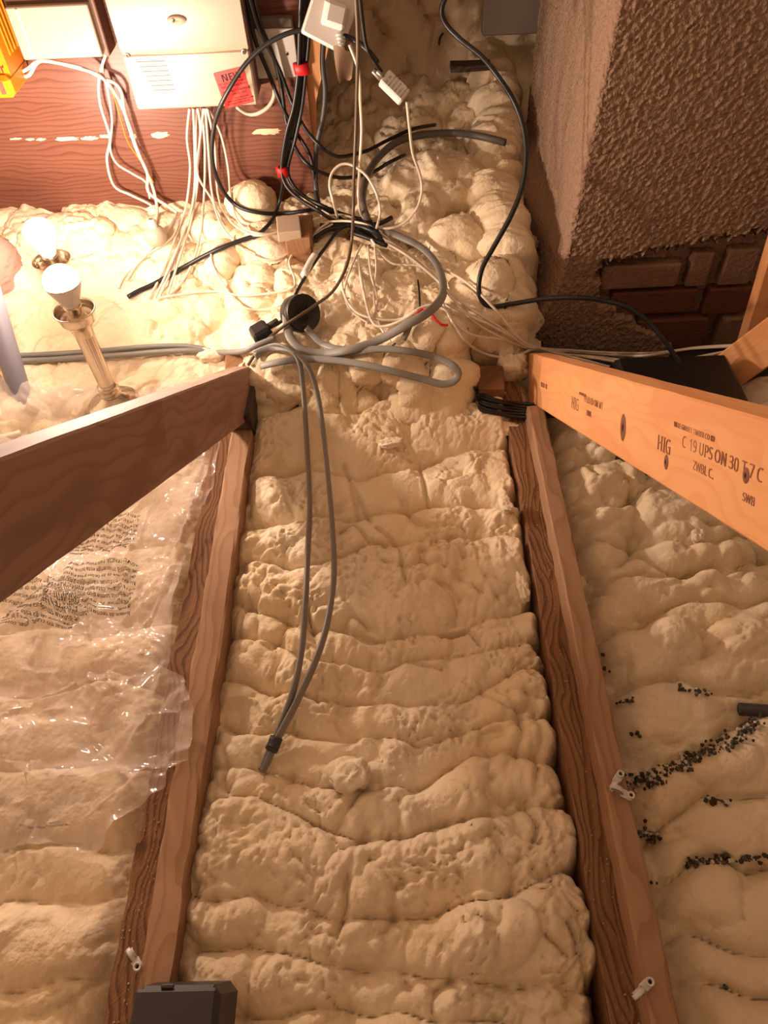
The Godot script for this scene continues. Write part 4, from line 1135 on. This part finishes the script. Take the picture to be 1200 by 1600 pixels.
func bag() -> void:
	var o := thing("plastic_bag", "crumpled clear plastic bag printed with warnings, spread over the left foam bay", "plastic bag", Vector3(-0.6, 0, -0.6))
	for l in [[330, 745, 308, 820, 285, 872], [300, 835, 262, 930, 232, 985], [145, 945, 147, 1010, 150, 1085], [88, 905, 92, 950, 60, 1005], [5, 1185, 62, 1228, 130, 1230], [58, 1195, 66, 1230], [312, 1122, 245, 1135, 200, 1180], [306, 1205, 240, 1215, 140, 1290], [262, 1050, 250, 1110], [110, 1028, 160, 1030], [150, 1120, 155, 1145], [180, 1060, 195, 1110, 185, 1160], [20, 965, 60, 985, 110, 945], [215, 960, 250, 935, 270, 900], [40, 1055, 90, 1058], [0, 1280, 40, 1262], [70, 1120, 105, 1118], [235, 800, 215, 870, 190, 940], [0, 1130, 60, 1100, 120, 1075]]:
		for i in range(0, l.size() - 2, 2):
			var a := oy(l[i], l[i + 1], 0.0)
			var b := oy(l[i + 2], l[i + 3], 0.0)
			var p := Vector2(a.x, a.z)
			var q := Vector2(b.x, b.z)
			folds.append([p, q, minf(p.x, q.x) - 0.013, maxf(p.x, q.x) + 0.013, minf(p.y, q.y) - 0.013, maxf(p.y, q.y) + 0.013, rng.randf_range(0.008, 0.014)])
	var z_end := oy(135, 1322, 0.02).z
	put("film", grid(280, 320, func(u: float, v: float):
		var z := lerpf(-1.12, z_end, v)
		var x := lerpf(-0.98, film_edge(z), u)
		if v > 0.97:
			z += soft.get_noise_2d(x * 9, 3.0) * 0.02
		return film_point(x, z) - o.position), M.film, o)
	var sans := SystemFont.new()
	sans.font_names = PackedStringArray(["Droid Sans"])
	var rows := ["ADVERTENCIA: Para evitar el riesgo", "de asfixia mantenga esta bolsa fuera", "del alcance de los bebes y los ninos", "No usar en cunas, camas, cochecitos", "ni en corrales. Esta bolsa no es un juguete", "La pellicola sottile puo aderire al naso", "ATTENZIONE: Per evitare il pericolo", "di soffocamento tenere questo sacchetto", "lontano da neonati e bambini. Non usare", "AVISO: Para evitar o perigo de asfixia", "mantenha este saco fora do alcance", "WARNING: To avoid danger of suffocation", "keep this bag away from babies"]
	for b in [[205, 960, 0.0], [205, 868, 1.0], [118, 985, 2.0]]:
		var start := oy(b[0], b[1], 0.0)
		for k in 9:
			var text: String = rows[(k + int(b[2]) * 4) % rows.size()]
			var arr := letters(text, 0.0082, 0.0003, sans).get_mesh_arrays()
			var vs: PackedVector3Array = arr[Mesh.ARRAY_VERTEX]
			for i in vs.size():
				var q := vs[i]
				var x := start.x - q.x * 0.9
				var z := start.z - 0.0105 * (8 - k) + q.y * 0.9 + sin(q.x * 30.0 + k) * 0.001
				vs[i] = film_point(x, z) + Vector3(0, 0.0008 + q.z, 0) - o.position
			arr[Mesh.ARRAY_VERTEX] = vs
			var m := ArrayMesh.new()
			m.add_surface_from_arrays(Mesh.PRIMITIVE_TRIANGLES, arr)
			put("printed_line", m, M.print, o)

func clip(where: Vector3, turn: Vector3, label: String) -> void:
	var o := thing("cable_clip", label, "cable clip", where, "white cable clips")
	o.rotation = turn
	o.scale = Vector3.ONE * 0.7
	put("hook", grid(14, 9, func(u: float, v: float):
		var a := lerpf(-0.6, 3.4, u)
		var r := 0.0085 + (0.003 if v > 0.25 and v < 0.75 else 0.0)
		return Vector3(cos(a) * r - 0.01, sin(a) * r + 0.006, (absf(v - 0.5) * 2.0 - 0.5) * 0.012 * (1 if v < 0.5 else -1))), M.white, o)
	put("pad", box(Vector3(0.020, 0.006, 0.014), 0.0015), M.white, o, at(Vector3(0.008, 0.004, 0)))
	put("hood", lathe([Vector2(0.003, 0.0), Vector2(0.0068, 0.0), Vector2(0.0068, 0.012), Vector2(0.0058, 0.0125), Vector2(0.0035, 0.0125), Vector2(0.003, 0.004), Vector2(0, 0.004)], 20), M.white, o, at(Vector3(0.014, 0.002, 0)))
	put("nail", lathe([Vector2(0, 0.0095), Vector2(0.0028, 0.009), Vector2(0.003, 0.006)], 12), M.black, o, at(Vector3(0.014, 0.002, 0)))

func chunk(where: Vector3, size: Vector3, turn: Vector3, label: String, sd: int) -> void:
	var fn := FastNoiseLite.new()
	fn.seed = sd
	fn.frequency = 1.1
	var m := grid(16, 21, func(u: float, v: float):
		var a: float = u * PI
		var d := Vector3(sin(a) * cos(v * TAU), cos(a), sin(a) * sin(v * TAU))
		var r := 1.0 / maxf(maxf(absf(d.x), absf(d.y)), absf(d.z) * 0.9)
		return d * size * 0.5 * lerpf(1.0, r, 0.55) * (1.0 + fn.get_noise_3dv(d * 1.4) * 0.5), false, true)
	tag(put("foam_chunk", m, M.foam, self, at(where, turn)), label, "foam scrap")

func small_things() -> void:
	var t := put("timber_block", box(Vector3(0.055, 0.08, 0.1), 0.003), M.joist, self, at(on_foam(470, 388) + Vector3(0, 0.0, -0.02)))
	tag(t, "dark timber stub under the pale block below the wall panel", "timber block")
	t = put("pale_block", box(Vector3(0.05, 0.022, 0.07), 0.002), M.cream, self, at(on_foam(470, 388) + Vector3(-0.02, 0.045, -0.005), Vector3(0, 0.12, 0)))
	tag(t, "small pale rectangular block on a dark stub below the wall panel", "block")
	# round black adaptor socket and its plug
	var sp := on_foam(470, 490, 0.03)
	var s := thing("round_socket", "round black two part junction socket lying in the middle of the cables", "socket", sp)
	s.basis = Basis(Vector3(0, 0, 1), -0.85) * Basis(Vector3(1, 0, 0), 0.7)
	put("body", lathe([Vector2(0, -0.022), Vector2(0.033, -0.022), Vector2(0.037, -0.018), Vector2(0.037, -0.001), Vector2(0.037, -0.001), Vector2(0.0355, 0.0), Vector2(0.0355, 0.002), Vector2(0.0355, 0.002), Vector2(0.037, 0.003), Vector2(0.037, 0.013), Vector2(0.035, 0.0155), Vector2(0, 0.016)], 40), M.black_cable, s)
	for k in 3:
		var a := k * TAU / 3 + 0.4
		put("pin_slot", box(Vector3(0.007, 0.0008, 0.0032), 0.0), mat(Color(0.01, 0.01, 0.01), 0.9), s, at(Vector3(cos(a) * 0.011, 0.0163, sin(a) * 0.011), Vector3(0, -a + (PI / 2 if k == 0 else 0.0), 0)))
	var pp := on_foam(408, 520, 0.014)
	var p := thing("plug", "black mains plug lying on the foam left of the round black socket", "plug", pp)
	p.basis = Basis(Vector3.UP, 0.45) * Basis(Vector3(0, 0, 1), 0.25)
	put("body", taper_box(Vector3(0.042, 0.024, 0.044), 0.78, 0.005), M.black_cable, p, at(Vector3(0, -0.008, 0)))
	put("cord_grip", lathe([Vector2(0, 0), Vector2(0.006, 0), Vector2(0.0055, 0.022), Vector2(0, 0.024)], 14), M.black, p, at(Vector3(0.018, 0.002, -0.004), Vector3(0, 0, -1.5)))
	cable("black_cable", "short black flex between the black plug and the round black socket", [422, 512, 0.012, 434, 506, 0.014, 444, 498, 0.018, 452, 490, 0.02], 0.0035, M.black_cable)
	# frosted globe under the panel
	var gp := on_foam(243, 369, 0.012)
	var g := thing("globe_bulb", "unlit frosted round bulb hanging on white cables against the foam below the panel", "bulb", gp)
	var sph := []
	for k in 15:
		var a := lerpf(-PI / 2, PI / 2, k / 14.0)
		sph.append(Vector2(0.0255 * cos(a), 0.0255 * sin(a)))
	put("glass", lathe(sph, 30), M.globe, g)
	put("cap", lathe([Vector2(0.011, 0.02), Vector2(0.010, 0.036), Vector2(0.006, 0.040), Vector2(0, 0.041)], 18), M.white, g)
	# pipe and rough pier at the left edge
	var a := oy(46, 662, -0.01)
	var b := ox(-30, 410, -0.77)
	tag(put("grey_pipe", sweep(PackedVector3Array([a, a.lerp(b, 0.33), a.lerp(b, 0.66), b]), 0.021, 0.021, Vector3.RIGHT, 20), M.pipe), "grey plastic waste pipe standing at the left edge behind the lamps", "pipe")
	var fn := FastNoiseLite.new()
	fn.frequency = 40.0
	var rp := oz(-15, 430, -1.45)
	tag(put("rough_pier", grid(60, 49, func(u: float, v: float):
		var y: float = lerpf(-0.1, 0.1, u)
		var r: float = 0.075 * sqrt(clampf(1.0 - pow(maxf(u - 0.6, 0) / 0.4, 2), 0, 1)) + 0.001
		var w := fn.get_noise_2d(v * 6.0 if v < 0.5 else (1 - v) * 6.0, y * 3) * 0.006
		return Vector3((r + w) * cos(v * TAU), y, (r + w) * sin(v * TAU)), true, true), M.pier, self, at(rp)), "pinkish rough foam stump at the left edge behind the further lamp", "insulation")
	tag(put("rough_block", grid(24, 40, func(u: float, v: float):
		var ang := v * TAU
		var y: float = lerpf(-0.08, 0.1, minf(u * 1.15, 1.0))
		var r: float = 0.055 if u < 0.88 else 0.055 * (1.0 - (u - 0.88) / 0.12)
		return Vector3(r * cos(ang), y, r * sin(ang)) * (1.0 + fn.get_noise_2d(cos(ang) * 2.0, y * 9.0 + sin(ang) * 2) * 0.05), true, true), M.foam, self, at(oy(-18, 640, 0.0))), "white speckled rough block in the corner beside the grey pipe", "block")
	# black plastic covers
	var k1 := thing("downlight_cover", "black plastic downlight cover half hidden behind the orange web", "light cover", Vector3(0.535, -0.075, -1.0))
	put("shell", taper_box(Vector3(0.30, 0.17, 0.28), 0.72, 0.012), M.black_cable, k1)
	put("flange", box(Vector3(0.33, 0.006, 0.31), 0.002), M.black_cable, k1, at(Vector3(0, 0.003, 0)))
	var e := oy(276, 1518, 0.10)
	var k2 := thing("downlight_cover", "black plastic downlight cover with chamfered lid at the bottom edge, on the left joist", "light cover", Vector3(e.x + 0.002, 0.02, e.z + 0.09))
	put("shell", taper_box(Vector3(0.105, 0.078, 0.18), 0.86, 0.010), M.black, k2)
	put("lid", box(Vector3(0.088, 0.006, 0.15), 0.003), M.black, k2, at(Vector3(0, 0.077, 0)))
	put("latch", box(Vector3(0.014, 0.004, 0.004), 0.001), M.black, k2, at(Vector3(-0.01, 0.078, -0.077)))
	# white clips
	clip(oy(962, 1222, 0.042), Vector3(0, 0.9, 0), "white cable clip on the right pale timber, upper of two lying together")
	clip(oy(972, 1240, 0.045), Vector3(0, -0.5, 0), "white cable clip on the right pale timber, lower of two lying together")
	clip(oy(1003, 1545, 0.042), Vector3(0, 0.6, 0), "white cable clip alone on the pale timber at the bottom right")
	clip(oy(212, 1500, 0.03), Vector3(0, -0.9, 0), "white cable clip on the left timber beside the black cover")
	# pipe end on the right foam
	var r0 := on_foam(1156, 1108, 0.016)
	var r1 := r0 + Vector3(0.25, -0.01, 0.02)
	var pe := thing("pipe_end", "open end of a dark grey pipe lying on the right foam", "pipe", r0)
	put("tube", sweep(PackedVector3Array([Vector3.ZERO, (r1 - r0) * 0.5, r1 - r0]), 0.0095, 0.0095, Vector3.UP, 18), M.pipe.duplicate(), pe).material_override.albedo_color = Color(0.26, 0.25, 0.26)
	put("bore", sweep(PackedVector3Array([Vector3(-0.0008, 0, 0), Vector3(0.002, 0, 0)]), 0.0072, 0.0072, Vector3.UP, 18), M.black, pe)
	# loose scraps of foam
	chunk(on_foam(612, 692, 0.006), Vector3(0.045, 0.016, 0.018), Vector3(0, 0.25, 0), "small sliver of pale foam lying at the top of the middle bay", 1)
	chunk(on_foam(817, 918, 0.004), Vector3(0.018, 0.02, 0.05), Vector3(0, 0.1, 0), "long foam scrap wedged against the right joist", 2)
	chunk(on_foam(790, 788, 0.004), Vector3(0.02, 0.014, 0.032), Vector3(0, 0.2, 0), "thin foam scrap at the joist's edge above the long wedged scrap", 3)
	chunk(on_foam(547, 1214, 0.004), Vector3(0.05, 0.03, 0.036), Vector3(0.2, 0.5, 0.2), "angular foam lump resting in the centre of the middle bay", 4)
	chunk(on_foam(1000, 700, 0.0), Vector3(0.03, 0.03, 0.05), Vector3(0, 0.6, 0), "pointed foam scrap beside the black cover on the right", 5)
	chunk(on_foam(798, 578, 0.01), Vector3(0.056, 0.10, 0.06), Vector3(0.2, 0, 0), "smooth foam drip hanging beside the orange web's end", 6)
	chunk(on_foam(1090, 838, 0.0), Vector3(0.022, 0.02, 0.022), Vector3(0.2, 0, 0), "small knob of foam on the right bay's lumps", 7)
	chunk(on_foam(330, 554, 0.004), Vector3(0.05, 0.02, 0.03), Vector3(0, 0.1, 0), "pale foam blob over the grey cables beside the timber stub", 8)
	# dark crumbs in the creases of the right foam
	var mm := MultiMesh.new()
	mm.transform_format = MultiMesh.TRANSFORM_3D
	mm.use_colors = true
	mm.mesh = taper_box(Vector3(1, 0.7, 0.8), 0.6, 0.15)
	var spots := []
	for l in [[1060, 1190, 1175, 1145, 120, 12], [980, 1222, 1040, 1215, 90, 14], [1030, 1205, 1075, 1195, 40, 8], [965, 1098, 990, 1092, 14, 4], [1085, 1080, 1108, 1084, 18, 6], [1060, 1075, 1080, 1080, 8, 3], [995, 1300, 1026, 1310, 40, 12], [1070, 1350, 1100, 1345, 22, 7], [1095, 1345, 1200, 1340, 60, 6], [1100, 1248, 1140, 1252, 24, 4], [1155, 1140, 1190, 1125, 40, 8], [940, 1020, 950, 1055, 6, 4], [1010, 1378, 1025, 1380, 4, 3], [1130, 1540, 1140, 1542, 3, 2], [985, 1145, 1000, 1148, 10, 5]]:
		for k in int(l[4]):
			var f := rng.randf()
			spots.append(Vector2(lerpf(l[0], l[2], f) + rng.randfn() * l[5] * 0.6, lerpf(l[1], l[3], f) + rng.randfn() * l[5] * 0.5))
	mm.instance_count = spots.size()
	for k in spots.size():
		var q := on_foam(spots[k].x, spots[k].y, 0.001)
		var size := rng.randf_range(0.0025, 0.007)
		mm.set_instance_transform(k, Transform3D(Basis.from_euler(Vector3(rng.randf() * 6, rng.randf() * 6, rng.randf() * 6)).scaled(Vector3.ONE * size), q))
		mm.set_instance_color(k, [Color(0.05, 0.05, 0.035), Color(0.09, 0.085, 0.06), Color(0.6, 0.55, 0.45), Color(0.07, 0.03, 0.02)][rng.randi() % 4 if rng.randf() < 0.6 else rng.randi() % 2])
	var crumbs := MultiMeshInstance3D.new()
	crumbs.name = "crumbs"
	crumbs.multimesh = mm
	crumbs.material_override = M.crumb
	add_child(crumbs)
	tag(crumbs, "dark green and white crumbs scattered in the creases of the right foam", "debris", "", "stuff")
	# pale dust on the rough joists
	var md := MultiMesh.new()
	md.transform_format = MultiMesh.TRANSFORM_3D
	md.mesh = taper_box(Vector3(1, 0.8, 1), 0.7, 0.2)
	md.instance_count = 150
	for k in 150:
		var left := k < 100
		var z := rng.randf_range(-0.45, -0.02) if left else rng.randf_range(-0.9, -0.05)
		md.set_instance_transform(k, Transform3D(Basis.from_euler(Vector3(rng.randf() * 6, rng.randf() * 6, 0)).scaled(Vector3.ONE * rng.randf_range(0.0012, 0.0028)), Vector3(rng.randf_range(-0.356, -0.325) if left else rng.randf_range(0.224, 0.256), 0.0015, z)))
	var dust := MultiMeshInstance3D.new()
	dust.name = "foam_dust"
	dust.multimesh = md
	dust.material_override = M.cream
	add_child(dust)
	tag(dust, "pale specks of foam dust on the rough joists", "dust", "", "stuff")
